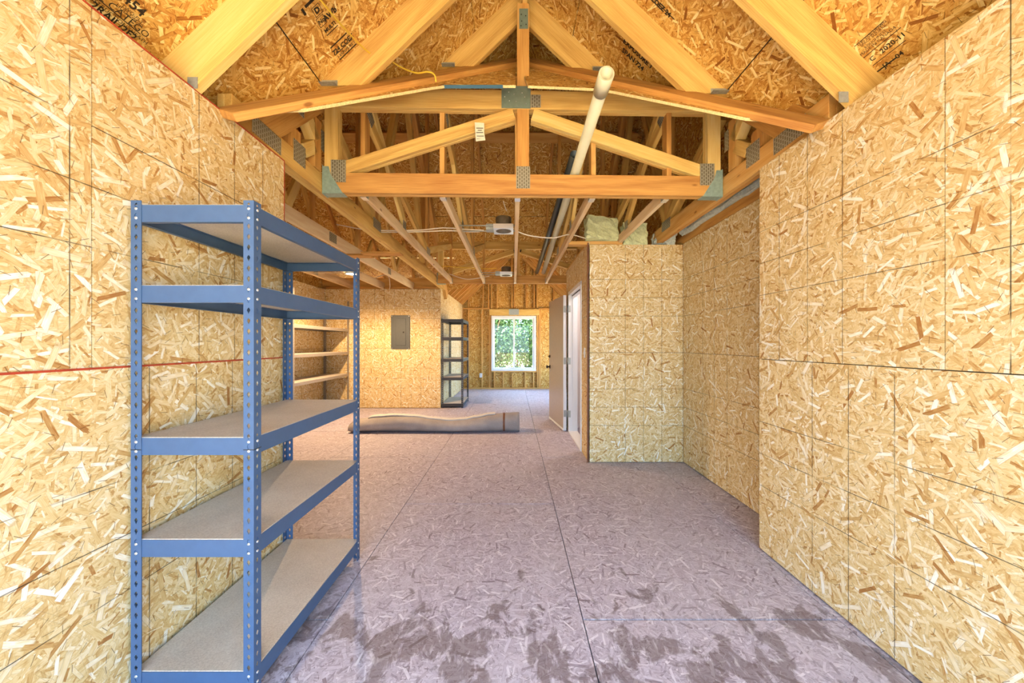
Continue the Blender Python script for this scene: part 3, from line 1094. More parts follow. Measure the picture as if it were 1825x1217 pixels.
# short boards nailed under the chords
for i, (x0, x1, yy) in enumerate(((-2.16, -1.80, 4.50), (-1.86, -1.38, 4.40))):
    b = lumber('cross_board', (x0, yy, 2.428), (x1, yy, 2.428), 0.14, 0.024, M['lumber_o'])
    tag(b, ('short board nailed under the ceiling joists, left of its twin', 'short board nailed under the ceiling joists, right of its twin')[i], 'board', 'short cross boards')

# ================================================================== FAR WING ROOF AND GABLE
ZO = 0.11
cf = struct('ceiling_far_wing', (RX, 9, 4.0))
y = 6.43
while y < YG - 0.1:
    for s in (-1, 1):
        zc = deck2(y) + 0.045 if deck2(y) > ZT + 0.05 else None
        rafter(cf, y, s, zc, mat=M['lumber_o'])
    y += 0.4064
for s in (-1, 1):
    rafter(cf, YG + 0.01, s, None, mat=M['lumber_o'])
    rafter(cf, YG + 0.05, s, None, mat=M['lumber_o'])
lumber('ridge_board', (RX, 6.2, zl(RX) + DV - 0.14), (RX, YG + 0.1, zl(RX) + DV - 0.14), 0.038, 0.235, M['lumber_o'], cf)

for xx in (XG - 0.10, XGR + 0.08):  # boards added to shut out daylight at the far wing eaves
    lumber('blocking', (xx, 7.40, 2.59), (xx, YG + 0.1, 2.59), 0.03, 0.27, M['lumber_o'], cf)


def f_far(p, s):
    return (zl(RX + p[1]) + DV + 0.02) - deck2(p[0]) + 0.02


roof_rows(cf, 5.8, YG + 0.3, f_far, [[8.0], [9.2, 6.8], [8.0]], M['osb_roof'])
for s in (-1, 1):
    pts3 = [(RX + s * 2.1, 7.93), (RX + s * 2.1, YG + 0.3), (RX, YG + 0.3), (RX, 5.94)]
    link('roof_light_seal', mesh('roof_light_seal', [(x, q, zl(x) + DV + 0.02) for x, q in pts3], [(0, 1, 2, 3)], M['dark']), cf)  # added cover, keeps daylight out of the far wing joints

wg = struct('wall_far', (RX, YG, 0))
WX0, WX1, WZ0, WZ1 = -0.645, 0.66, 0.53, 2.14
mw = frame((RX, YG + 0.092, 0), X, Z)


def gx(x):
    return x - RX


zr = zl(RX) + DV
prism('sheathing_panel', [(gx(-1.55), 0), (gx(WX0), 0), (gx(WX0), 2.44), (gx(-1.55), 2.44)], PT, mw, M['osb_roof'], wg, z0=-PT)
prism('sheathing_panel', [(gx(WX1), 0), (gx(1.72), 0), (gx(1.72), 2.44), (gx(WX1), 2.44)], PT, mw, M['osb_roof'], wg, z0=-PT)
prism('sheathing_panel', [(gx(WX0), 0), (gx(WX1), 0), (gx(WX1), WZ0), (gx(WX0), WZ0)], PT, mw, M['osb_roof'], wg, z0=-PT)
prism('sheathing_panel', [(gx(WX0), WZ1), (gx(WX1), WZ1), (gx(WX1), 2.44), (gx(WX0), 2.44)], PT, mw, M['osb_roof'], wg, z0=-PT)
prism('sheathing_panel', [(-1.6, 2.44), (0.0, 2.44), (0.0, zr), (-1.6, zr - MS * 1.6)], PT, mw, M['osb_roof'], wg, z0=-PT)
prism('sheathing_panel', [(0.0, 2.44), (1.6, 2.44), (1.6, zr - MS * 1.6), (0.0, zr)], PT, mw, M['osb_roof'], wg, z0=-PT)


def stud(x, z0, z1, w=0.038):
    lumber('stud', (x, YG + 0.043, z0), (x, YG + 0.043, z1), w, 0.076, M['lumber_o'], wg, up=(0, 1, 0))


def ux(u):
    return (u - U0) / F * YG


lumber('sole_plate', (XG, YG + 0.04, 0.02), (XGR, YG + 0.04, 0.02), 0.078, 0.038, M['lumber_o'], wg)
for x0, x1 in ((XG, ux(873)), (ux(960), XGR)):
    lumber('top_plate', (x0, YG + 0.04, 2.35), (x1, YG + 0.04, 2.35), 0.078, 0.038, M['lumber_o'], wg)
for u in (823, 835, 859, 963, 986, 1005):
    stud(ux(u), 0.04, 2.33)
for u in (872.3, 874.9, 958, 960.6):
    stud(ux(u), 0.04, 2.33)
for u in (881, 897, 913, 936, 951):
    stud(ux(u), 0.04, WZ0 - 0.04)
for u in (860.6, 871, 875.5, 886, 912.5, 916.5, 938, 952, 957.5, 987):
    stud(ux(u), 2.37, zl(ux(u)) + 0.02)
stud(ux(835), 2.37, zl(ux(835)) + 0.0)
lumber('window_header', (ux(872), YG + 0.03, 2.245), (ux(961), YG + 0.03, 2.245), 0.09, 0.17, M['lumber'], wg)
lumber('rough_sill', (ux(876), YG + 0.04, WZ0 - 0.02), (ux(957), YG + 0.04, WZ0 - 0.02), 0.09, 0.038, M['lumber_o'], wg)
plate('tie_plate', (ux(916), YG - 0.017, 2.25), X, Z, 0.29, 0.17, M['steel'], wg, 0.003)

ZO = 0.0
# ---- far window
w1 = struct('window_1', (0, YG, 1.3), 'white vinyl sliding window in the far gable wall')
fy0, fy1 = YG - 0.01, YG + 0.07
fw = 0.055
for lo, hi in (((WX0, fy0, WZ0), (WX1, fy1, WZ0 + fw)), ((WX0, fy0, WZ1 - fw), (WX1, fy1, WZ1)),
               ((WX0, fy0, WZ0 + fw), (WX0 + fw, fy1, WZ1 - fw)), ((WX1 - fw, fy0, WZ0 + fw), (WX1, fy1, WZ1 - fw))):
    box('window_frame', lo, hi, M['white'], w1, 0.004)
xm = ux(916)
for a, b, yy in ((WX0 + fw, xm + 0.02, 0.035), (xm - 0.02, WX1 - fw, 0.01)):
    sa = struct_part = link('sash', None, w1, Matrix.Translation(V((a, YG + yy, WZ0))))
    sa.empty_display_size = 0.05
    q = 0.045
    for lo, hi in (((a, YG + yy, WZ0 + fw), (b, YG + yy + 0.025, WZ0 + fw + q)), ((a, YG + yy, WZ1 - fw - q), (b, YG + yy + 0.025, WZ1 - fw)),
                   ((a, YG + yy, WZ0 + fw + q), (a + q, YG + yy + 0.025, WZ1 - fw - q)), ((b - q, YG + yy, WZ0 + fw + q), (b, YG + yy + 0.025, WZ1 - fw - q))):
        box('sash_rail', lo, hi, M['white'], sa)
    box('pane', (a + q, YG + yy + 0.010, WZ0 + fw + q), (b - q, YG + yy + 0.014, WZ1 - fw - q), M['glass'], sa)

# ================================================================== DOOR
d1 = struct('door_1', (XD, DY0, 0), 'white framed doorway with the door swung fully open')
for lo, hi in (((XD - 0.012, DY0 - 0.0, 0), (XD + 0.125, DY0 + 0.035, 2.075)), ((XD - 0.012, DY1 - 0.035, 0), (XD + 0.125, DY1, 2.075)),
               ((XD - 0.012, DY0, 2.04), (XD + 0.125, DY1, 2.09))):
    box('jamb', lo, hi, M['white'], d1)
for lo, hi in (((XD + 0.05, DY0 + 0.035, 0), (XD + 0.085, DY0 + 0.048, 2.04)), ((XD + 0.05, DY1 - 0.048, 0), (XD + 0.085, DY1 - 0.035, 2.04)),
               ((XD + 0.05, DY0 + 0.035, 2.027), (XD + 0.085, DY1 - 0.035, 2.04))):
    box('door_stop', lo, hi, M['white'], d1)
box('weather_strip', (XD + 0.038, DY0 + 0.036, 0), (XD + 0.049, DY0 + 0.046, 2.03), M['dark'], d1)
box('weather_strip', (XD + 0.038, DY0 + 0.036, 2.028), (XD + 0.049, DY1 - 0.036, 2.038), M['dark'], d1)
box('threshold', (XD - 0.012, DY0 + 0.035, 0.0), (XD + 0.12, DY1 - 0.035, 0.018), M['white'], d1)
box('strike_plate', (XD + 0.01, DY0 + 0.034, 0.98), (XD + 0.045, DY0 + 0.0365, 1.06), M['steel'], d1)
# open leaf: hinged on the far jamb, swung round against the wall beyond
hinge = V((0.795, 5.365, 0.0))
tip = V((0.672, 6.27, 0.0))
dirv = (tip - hinge).normalized()
nrm = V((-dirv.y, dirv.x, 0))
if nrm.x > 0:
    nrm = -nrm
leaf = link('door_leaf', None, d1, frame(hinge, dirv, Z))
leaf.empty_display_size = 0.05
mwl = W[leaf]          # local x along the leaf, y up, z = x cross y


def leafbox(name, lo, hi, mat, bev=0.0):
    lo, hi = V(lo), V(hi)
    return link(name, boxmesh(*(hi - lo), mat, bev), leaf, mwl @ Matrix.Translation((lo + hi) / 2))


sgn = 1 if (mwl.to_3x3() @ V((0, 0, 1))).dot(nrm) > 0 else -1      # local z towards the room


def zz(a, b):
    a, b = sgn * a, sgn * b
    return min(a, b), max(a, b)


z0, z1 = zz(0.0, 0.044)
leafbox('slab', (0.003, 0.022, z0), (0.912, 2.05, z1), M['door'], 0.002)
leafbox('edge_strip', (-0.002, 0.022, z0), (0.003, 2.05, z1), M['white'])
z2, z3 = zz(0.044, 0.047)
leafbox('sweep', (0.004, 0.012, min(z0, z2)), (0.91, 0.045, max(z1, z3)), M['white'])
for zc in (0.27, 1.06, 1.84):
    h = leafbox('hinge', (-0.004, zc - 0.05, z0 + 0.004), (-0.002, zc + 0.05, z1 - 0.004), M['steel'])
    box('hinge', (XD - 0.014, DY1 - 0.037, zc - 0.05), (XD + 0.02, DY1 - 0.034, zc + 0.05), M['steel'], d1)
    tube('hinge_pin', [V((XD - 0.022, DY1 - 0.012, zc - 0.052)), V((XD - 0.022, DY1 - 0.012, zc + 0.052))], 0.007, M['steel'], d1, 8)
for zc, rr in ((1.10, 0.026), (0.92, 0.030)):
    mk = mwl @ Matrix.Translation(V((0.85, zc, sgn * 0.044))) @ (Matrix.Identity(4) if sgn > 0 else Matrix.Rotation(PI, 4, 'X'))
    prof = [(0.0, 0.0), (rr * 1.05, 0.0), (rr * 1.05, 0.008), (rr * 0.45, 0.012), (rr * 0.42, 0.035), (rr * 0.95, 0.045), (rr * 0.95, 0.062), (0.0, 0.07)]
    if zc > 1:
        prof = [(0.0, 0.0), (rr, 0.0), (rr, 0.014), (rr * 0.4, 0.018), (rr * 0.35, 0.03), (0, 0.03)]
    lathe('deadbolt' if zc > 1 else 'knob', prof, M['knob'], leaf, mk, 16)
# unseen lamp added to brighten the small room behind the door
lm = thing('closet_fill_lamp', 'unseen round lamp added to brighten the white room behind the door', 'lamp', (1.40, 4.95, 2.40))
lathe('diffuser', [(0.0, -0.05), (0.08, -0.045), (0.12, -0.02), (0.125, 0.0)], M['fill_lens'], lm, Matrix.Translation((1.40, 4.95, 2.40)), 20)

# light switch by the door
sw_ = thing('light_switch', 'white light switch plate on the wall beside the doorway', 'switch', (XD - 0.005, 4.17, 1.22))
box('plate', (XD - 0.006, 4.135, 1.155), (XD, 4.205, 1.27), M['white'], sw_, 0.002)
box('toggle', (XD - 0.014, 4.164, 1.20), (XD - 0.006, 4.176, 1.225), M['white'], sw_)
# outlet on the far wall
ol = thing('wall_outlet', 'white outlet box on a stud left of the far window', 'outlet', (ux(857), YG, 0.40))
box('box_body', (ux(857) - 0.04, YG - 0.03, 0.34), (ux(857) + 0.04, YG + 0.03, 0.46), M['white'], ol, 0.004)
for dz in (-0.025, 0.025):
    box('socket', (ux(857) - 0.017, YG - 0.033, 0.40 + dz - 0.015), (ux(857) + 0.017, YG - 0.029, 0.40 + dz + 0.015), M['drywall'], ol)
# cord hanging from it


# ================================================================== BREAKER PANEL
bp = thing('breaker_panel', 'dark grey electrical breaker panel set on the left back wall', 'electrical panel', (-2.305, YP - 0.012, 1.21))
bx0, bx1, bz0, bz1 = -2.505, -2.115, 1.21, 1.905
box('cover_plate', (bx0, YP - 0.014, bz0), (bx1, YP - 0.001, bz1), M['panelgrey'], bp, 0.004)
dr = box('panel_door', (bx0 + 0.095, YP - 0.022, bz0 + 0.075), (bx1 - 0.085, YP - 0.014, bz1 - 0.07), M['panelgrey'], bp, 0.003)
box('latch', (bx1 - 0.145, YP - 0.027, 1.54), (bx1 - 0.115, YP - 0.022, 1.57), M['dark'], dr)
for dx in (0.02, 0.37):
    for dz in (0.02, 0.675):
        box('screw', (bx0 + dx - 0.006, YP - 0.017, bz0 + dz - 0.006), (bx0 + dx + 0.006, YP - 0.014, bz0 + dz + 0.006), M['rivet'], bp)

# ================================================================== STORAGE RACKS
SLOT = [(0.0062, 0.002), (0.0034, 0.0085), (0.0, 0.0118), (-0.0034, 0.0085), (-0.0062, 0.002), (-0.0026, -0.005), (0.0, -0.0118), (0.0026, -0.005)]
PITCH = 0.0381


def post_mesh(hh, mat, fw=0.038, th=0.002):
    """angle post with keyhole slots; corner at the origin, flanges along +x and +y"""
    vs, fs = [], []
    n = max(1, int(hh / PITCH))
    p = hh / n

    def cell(c, zc, a, b):
        # a = direction in the flange, b = thickness direction
        hw = fw / 2
        out = [(hw, 0), (hw, p / 2), (0, p / 2), (-hw, p / 2), (-hw, 0), (-hw, -p / 2), (0, -p / 2), (hw, -p / 2)]
        s = len(vs)
        for off in (0.0, th):
            for (q, r_) in out:
                vs.append(c + a * q + Z * (zc + r_) + b * off)
            for (q, r_) in SLOT:
                vs.append(c + a * q + Z * (zc + r_) + b * off)
        for i in range(8):
            j = (i + 1) % 8
            fs.append((s + i, s + j, s + 8 + j, s + 8 + i))
            fs.append((s + 16 + j, s + 16 + i, s + 24 + i, s + 24 + j))
            fs.append((s + 8 + i, s + 8 + j, s + 24 + j, s + 24 + i))
        for i, j in ((7, 0), (0, 1)):
            fs.append((s + i, s + j, s + 16 + j, s + 16 + i))
    for k in range(n):
        zc = p * (k + 0.5)
        cell(X * (fw / 2), zc, X, Y)
        cell(Y * (fw / 2), zc, Y, X)
    me = mesh('post', vs, fs, mat)
    return me


RIV = None


def rivet_mesh():
    global RIV
    if RIV is None:
        vs, fs = [], []
        for r, z in ((0.0055, 0.0), (0.0048, 0.0016), (0.0, 0.0022)):
            for k in range(8):
                a = 2 * PI * k / 8
                vs.append((r * math.cos(a), r * math.sin(a), z))
        for i in range(2):
            for k in range(8):
                fs.append((i * 8 + k, i * 8 + (k + 1) % 8, (i + 1) * 8 + (k + 1) % 8, (i + 1) * 8 + k))
        RIV = mesh('rivet', vs, fs, M['rivet'], smooth=True)
    return RIV


def beam_mesh(L, mat, hh=0.062, lip=0.018):
    """shelf beam: tall outer face with a ledge inwards; runs along x, outer face y = 0, top z = 0"""
    pr = [(0, 0), (0, -hh), (lip, -hh), (lip, -hh + 0.002), (0.002, -hh + 0.002), (0.002, -0.014), (lip, -0.014), (lip, -0.012), (0.002, -0.012), (0.002, 0)]
    n = len(pr)
    vs = [(x, y, z) for x in (0.0, L) for y, z in pr]
    fs = [(i, (i + 1) % n, n + (i + 1) % n, n + i) for i in range(n)]
    return fix_normals(mesh('beam', vs, fs, mat))


def rack(name, label, cat, x0, x1, y0, y1, hh, levels, mat, rivets=True, beam_h=0.062, joint=True, group=None, board=None):
    t = thing(name, label, cat, (x0, y0, 0), group)
    pm = post_mesh(hh, mat)
    fw = 0.038
    corners = [((x0, y0), 0), ((x1, y0), 90), ((x1, y1), 180), ((x0, y1), 270)]
    for (cx, cy), a in corners:
        po = link('post', pm, t, Matrix.Translation((cx, cy, 0)) @ Matrix.Rotation(math.radians(a), 4, 'Z'))
        if joint:
            R_ = W[po]
            for k in range(2):
                ex = (R_.to_3x3() @ (X if k == 0 else Y))
                c = V((cx, cy, 0.93)) + ex * (fw / 2)
                nn = -(R_.to_3x3() @ (Y if k == 0 else X))
                plate('splice_line', c + nn * 0.0005, ex, Z, fw * 1.0, 0.003, M['dark'], po, 0.0006)
    bx = beam_mesh(x1 - x0 - 0.010, mat, beam_h)
    by = beam_mesh(y1 - y0 - 0.010, mat, beam_h)
    rv = rivet_mesh()
    for zt in levels:
        for (ox, oy, a, bm_, L) in ((x0 + 0.005, y0 + 0.0025, 0, bx, x1 - x0 - 0.01), (x1 - 0.0025, y0 + 0.005, 90, by, y1 - y0 - 0.01),
                                    (x1 - 0.005, y1 - 0.0025, 180, bx, x1 - x0 - 0.01), (x0 + 0.0025, y1 - 0.005, 270, by, y1 - y0 - 0.01)):
            Mb = Matrix.Translation((ox, oy, zt)) @ Matrix.Rotation(math.radians(a), 4, 'Z')
            b = link('beam', bm_, t, Mb)
            if rivets:
                for xx in (0.014, L - 0.014):
                    for dz in (-0.014, -0.048):
                        link('rivet', rv, b, Mb @ Matrix.Translation((xx, -0.0024, dz)) @ Matrix.Rotation(PI / 2, 4, 'X'))
        e = 0.0035
        box('shelf_board', (x0 + e + 0.002, y0 + e + 0.002, zt - 0.0118), (x1 - e - 0.002, y1 - e - 0.002, zt + 0.003), board or M['pboard'], t, 0.001)
    return t


LV = [0.118, 0.600, 0.972, 1.528, 1.822]
rack('storage_rack', 'tall blue boltless storage rack standing against the left entry wall', 'rack', -1.393, -0.945, 1.297, 2.19, 1.838, LV, M['blue'], group='storage racks')
rack('storage_rack', 'small black boltless rack standing beside the far wing entrance', 'rack', -1.478, -1.035, 7.325, 8.23, 1.832,
     [0.09, 0.630, 1.01, 1.455, 1.826], M['blackrack'], rivets=False, group='storage racks')
rack('storage_rack', 'long beige metal rack with wooden shelves along the far left wall', 'rack', -3.83, -3.33, 5.38, 7.22, 2.18,
     [0.14, 0.715, 1.155, 1.615], M['greyrack'], rivets=False, beam_h=0.05, joint=False, group='storage racks')

# ================================================================== PIPES
def pipe(name, label, a, b, r, ri, mat, coupling=None):
    t = thing(name, label, 'pipe', a, 'pipes lying on the joists')
    tube('pipe_body', [a, b], r, mat, t, 24, hollow=ri)
    if coupling:
        d = (V(b) - V(a)).normalized()
        tube('coupling', [V(a) - d * 0.0, V(a) + d * coupling], r + 0.005, mat, t, 24, hollow=r - 0.001)
    return t


pv0 = at(1081, 131, 1.76)
pv1 = at(967, 490, 6.75)
dpv = (pv1 - pv0).normalized()
pipe('plastic_pipe', 'long white plastic pipe poking out over the front girder truss', pv0, pv0 + dpv * 4.78, 0.0345, 0.030, M['pvc'], 0.13)
ab0 = at(1024, 275, 2.86)
ab1 = at(957, 485, 6.5)
pipe('drain_pipe', 'dark pipe lying left of the white pipe on the joists', ab0, ab1, 0.035, 0.031, M['abs'])


# ================================================================== RECESSED LAMPS
def can_lamp(label, c, lit=False, bars=True):
    c = V(c)
    t = thing('recessed_lamp', label, 'lamp', c, 'recessed ceiling lamps')
    r = 0.078
    lathe('housing', [(r, 0.004), (r, 0.13), (r - 0.004, 0.136), (0.0, 0.136), (0.0, 0.131), (r - 0.003, 0.13), (r - 0.003, 0.004), (r, 0.004)], M['can'], t, Matrix.Translation(c), 24)
    # square mounting frame with a round opening
    s = 0.098
    n = 24
    vs, fs = [], []
    for zq in (0.0, 0.003):
        for k in range(n):
            a = 2 * PI * k / n
            m_ = max(abs(math.cos(a)), abs(math.sin(a)))
            vs.append((s * math.cos(a) / m_, s * math.sin(a) / m_, zq))
            vs.append((r * math.cos(a), r * math.sin(a), zq))
    for k in range(n):
        j = (k + 1) % n
        for o_ in (0, 2 * n):
            fs.append((o_ + 2 * k, o_ + 2 * j, o_ + 2 * j + 1, o_ + 2 * k + 1))
        fs.append((2 * k, 2 * j, 2 * n + 2 * j, 2 * n + 2 * k))
        fs.append((2 * k + 1, 2 * j + 1, 2 * n + 2 * j + 1, 2 * n + 2 * k + 1))
    link('mounting_frame', fix_normals(mesh('mounting_frame', vs, fs, M['rivet'])), t, Matrix.Translation(c))
    for e in (-1, 1):
        box('frame_flange', (c.x - s, c.y + e * s - 0.0015, c.z), (c.x + s, c.y + e * s + 0.0015, c.z + 0.045), M['rivet'], t)
        if bars:
            tube('bar_hanger', [c + V((-0.43, e * 0.085, 0.03)), c + V((0.13, e * 0.085, 0.03))], 0.006, M['steel'], t, 6)
    lathe('socket', [(0.0, 0.075), (0.022, 0.075), (0.022, 0.128), (0.0, 0.128)], M['drywall'], t, Matrix.Translation(c), 12)
    box('wiring_box', (c.x - s - 0.075, c.y - 0.05, c.z + 0.005), (c.x - s + 0.005, c.y + 0.05, c.z + 0.06), M['steel'], t)
    return t


can_lamp('near unlit recessed lamp can hung between the joists', (-0.098, 3.56, 2.44))
can_lamp('far unlit recessed lamp can above the rear girder truss', (-0.12, 5.85, 2.44))
# lit downlight in the left hand room
dl = V((-2.56, 5.62, 2.415))
t = thing('downlight', 'glowing round downlight on the ceiling of the left room', 'lamp', dl)
lathe('trim_ring', [(0.10, 0.0), (0.10, 0.012), (0.072, 0.012), (0.072, 0.002), (0.10, 0.0)], M['white'], t, Matrix.Translation(dl), 24)
lathe('lens', [(0.0, 0.001), (0.05, 0.0015), (0.074, 0.006)], M['lens'], t, Matrix.Translation(dl), 24)
box('junction_box', dl + V((-0.06, -0.06, 0.013)), dl + V((0.06, 0.06, 0.06)), M['steel'], t)
ld = bpy.data.lights.new('downlight_glow', 'SPOT')
ld.energy = 300
ld.color = (1.0, 0.66, 0.36)
ld.spot_size = 2.9
ld.spot_blend = 0.5
ld.shadow_soft_size = 0.06
lo_ = link('downlight_glow', ld, t, Matrix.Translation(dl + V((0, 0, -0.03))))

# ================================================================== TOP PLATES AND INSULATION
lumber('top_plate', (XA + 0.045, YR - 0.05, 2.475), (XA + 0.045, YP, 2.475), 0.095, 0.085, M['lumber_o'], wn_)
lumber('top_plate', (0.62, YB + 0.06, 2.442), (1.22, YB + 0.06, 2.442), 0.10, 0.038, M['lumber_o'], wb)
lumber('top_plate', (XD + 0.055, YB + 0.1, 2.47), (XD + 0.055, YDE, 2.47), 0.10, 0.038, M['lumber_o'], wd)


def batt(label, c, sx, sy, sz, rot, seed, mat, puff=0.02):
    rnd = random.Random(seed)
    bm = bmesh.new()
    bmesh.ops.create_cube(bm, size=1.0, matrix=Matrix.Diagonal((sx, sy, sz, 1)))
    bmesh.ops.subdivide_edges(bm, edges=list(bm.edges), cuts=9, use_grid_fill=True)
    from mathutils import noise as mn
    for v in bm.verts:
        d = mn.noise_vector(v.co * 14 + V((seed, 0, 0))) * puff + mn.noise_vector(v.co * 45 + V((0, seed, 0))) * puff * 0.45
        v.co += d
    me = bpy.data.meshes.new('insulation_batt')
    bm.to_mesh(me)
    bm.free()
    me.materials.append(mat)
    o = link('insulation_batt', me, None, Matrix.Translation(V(c)) @ Matrix.Rotation(rot[2], 4, 'Z') @ Matrix.Rotation(rot[1], 4, 'Y') @ Matrix.Rotation(rot[0], 4, 'X'))
    tag(o, label, 'insulation', 'insulation batts')


batt('pale green insulation batt leaning on the top plate left of the joist', (0.99, 4.02, 2.60), 0.36, 0.12, 0.27, (-0.25, 0.10, 0.1), 3, M['insul'])
batt('pale green insulation batt tucked behind the joist over the niche corner', (1.37, 4.06, 2.54), 0.27, 0.12, 0.27, (-0.1, 0.0, 0), 8, M['insul'])
batt('white strip of insulation along the top of the niche side wall', (1.90, 3.15, 2.56), 0.10, 1.5, 0.085, (0, 0, 0), 5, M['insul_w'], 0.05)
batt('grey green insulation tuft at the back corner of the niche', (1.70, 4.03, 2.50), 0.22, 0.12, 0.14, (0, 0.1, 0), 11, M['insul_w'], 0.03)

# ================================================================== ROLLED CARPET
def carpet_roll():
    y0 = 5.40
    prof = [(-2.44, .165), (-2.30, .185), (-2.05, .225), (-1.80, .24), (-1.50, .225), (-1.20, .19), (-0.95, .17), (-0.75, .18),
            (-0.55, .215), (-0.35, .255), (-0.10, .275), (0.09, .285)]
    t = thing('rolled_carpet', 'rolled up grey carpet lying across the floor', 'carpet', (-1.1, y0, 0))
    seg = 26
    vs, fs = [], []
    xs = []
    n = 48
    for i in range(n + 1):
        x = prof[0][0] + (prof[-1][0] - prof[0][0]) * i / n
        for (xa, ha), (xb, hb) in zip(prof, prof[1:]):
            if xa <= x <= xb + 1e-6:
                f = (x - xa) / (xb - xa)
                f = f * f * (3 - 2 * f)
                h = ha + (hb - ha) * f
                break
        xs.append((x, h))
    for x, h in xs:
        k_ = 1.0
        if x < -2.36:
            k_ = 0.8 + 0.2 * (x + 2.44) / 0.08
        hh = h * k_
        ry = 0.15 + (0.285 - h) * 0.35
        for k in range(seg):
            a = 2 * PI * k / seg
            r = 1 + 0.03 * math.sin(3 * a + x * 4) + 0.015 * math.sin(7 * a - x * 9)
            vs.append((x + 1.1, ry * math.cos(a) * r * k_, max(0.0, hh / 2 + hh / 2 * math.sin(a) * (r if math.sin(a) > -0.5 else 1.0))))
    for i in range(n):
        for k in range(seg):
            fs.append((i * seg + k, i * seg + (k + 1) % seg, (i + 1) * seg + (k + 1) % seg, (i + 1) * seg + k))
    fs.append(tuple(range(seg))[::-1])
    # open right end: wound layers set back
    s = n * seg
    prev = [s + k for k in range(seg)]
    h = xs[-1][1]
    for q, (f, dx) in enumerate(((0.90, 0.0), (0.88, -0.03), (0.72, -0.03), (0.70, -0.005), (0.55, -0.005), (0.52, -0.04), (0.34, -0.04), (0.30, -0.25))):
        cur = []
        for k in range(seg):
            v = vs[s + k]
            vs.append((v[0] + dx, v[1] * f, h / 2 + (v[2] - h / 2) * f))
            cur.append(len(vs) - 1)
        for k in range(seg):
            fs.append((prev[k], prev[(k + 1) % seg], cur[(k + 1) % seg], cur[k]))
        prev = cur
    fs.append(tuple(prev))
    link('roll', fix_normals(mesh('roll', vs, fs, M['carpet'], smooth=True)), t, Matrix.Translation((-1.1, y0, 0)))
    # loose outer edge lying along the top
    vs, fs = [], []
    m_ = 0
    for x, h in xs:
        if -2.2 < x < -0.25:
            w = 0.05 + 0.03 * math.sin(x * 5.0)
            yy = y0 - 0.035
            vs += [(x, yy - w * 0.4, h * 0.985), (x, yy + 0.09, h + 0.006), (x, yy + 0.09, h + 0.016), (x, yy - w * 0.4, h * 0.985 + 0.014)]
            m_ += 1
    for i in range(m_ - 1):
        for a in range(4):
            b = (a + 1) % 4
            fs.append((i * 4 + a, i * 4 + b, (i + 1) * 4 + b, (i + 1) * 4 + a))
    fs += [(0, 1, 2, 3), tuple((m_ - 1) * 4 + a for a in (3, 2, 1, 0))]
    link('loose_edge', fix_normals(mesh('loose_edge', vs, fs, plain('carpet_backing', (206, 202, 196), 0.9, var=0.06))), t)
    # tape wound round the roll near its right end
    vs, fs = [], []
    for x in (-0.155, -0.125):
        h = 0.2735
        ry = 0.15 + (0.285 - h) * 0.35
        for k in range(seg):
            a = 2 * PI * k / seg
            r = 1 + 0.03 * math.sin(3 * a + x * 4) + 0.015 * math.sin(7 * a - x * 9)
            vs.append((x, y0 + ry * math.cos(a) * r * 1.012, max(0.001, h / 2 + h / 2 * math.sin(a) * (r if math.sin(a) > -0.5 else 1.0) * 1.014)))
    fs = [(k, (k + 1) % seg, seg + (k + 1) % seg, seg + k) for k in range(seg)]
    link('tape', mesh('tape', vs, fs, M['trim'], smooth=True), t)


carpet_roll()

# ================================================================== CABLES
def cable(label, pts, r, mat, n=8):
    o = tube('electrical_cable', bez(pts, n), r, mat, None, 6)
    tag(o, label, 'cable', 'electrical cables')


cable('yellow cable threaded through a left entry rafter', [at(568, -4, 1.66), at(600, 35, 1.82), at(632, 70, 2.02), at(657, 93, 2.17), at(672, 100, 2.23), at(692, 106, 2.32), at(715, 120, 2.36),
      at(742, 130, 2.30), at(762, 128, 2.24), at(774, 133, 2.22), at(777, 146, 2.22)], 0.005, M['romex_y'])
cable('white cable running left from the near lamp can, upper one', [at(600, 400, 3.9), at(660, 410, 3.85), at(745, 410, 3.75), at(790, 406, 3.70), at(835, 409, 3.66), at(862, 410, 3.6)], 0.006, M['romex_w'])
cable('white cable running left from the near lamp can, lower one', [at(668, 414, 3.85), at(745, 413, 3.78), at(800, 411, 3.70), at(836, 413, 3.72), at(855, 413, 3.72)], 0.006, M['romex_w'])
cable('white cable sagging from the near lamp can to the right', [at(920, 412, 3.60), at(945, 420, 3.68), at(985, 424, 3.72), at(1015, 418, 3.80), at(1045, 425, 3.92)], 0.006, M['romex_w'])
cable('white wire tail standing up above the near lamp can', [at(903, 376, 3.56), at(899, 366, 3.57), at(897, 358, 3.57)], 0.005, M['romex_w'])
cable('thin yellowish cable strung across left of the far lamp can', [at(784, 474, 6.0), at(830, 477, 5.95), at(865, 479, 5.97), at(885, 478, 6.0)], 0.006, M['romex_y'])
cable('white cable looping above the far lamp can', [at(800, 488, 6.2), at(828, 497, 6.1), at(850, 496, 6.1), at(872, 492, 6.0)], 0.006, M['romex_w'])
cable('white cable hanging above the breaker wall', [at(664, 497, 6.9), at(685, 490, 6.9), at(693, 494, 6.95), at(695, 509, 7.1), at(694, 516, 7.24)], 0.007, M['romex_w'])
cable('thin white wire above the lit downlight', [at(560, 486, 5.7), at(590, 486, 5.66), at(615, 486, 5.64)], 0.007, M['romex_w'])


# ================================================================== PRINTED STAMPS ON THE ROOF BOARDS
def roof_hit(u, v, s):
    a, b = (u - U0) / F, (V0 - v) / F
    # H + b*Y = ZT + MS*(RX-XL - s*(a*Y-RX)) + DV
    Yh = (ZT + MS * (RX - XL + s * RX) + DV - H) / (b + MS * s * a)
    return V((a * Yh, Yh, H + b * Yh))


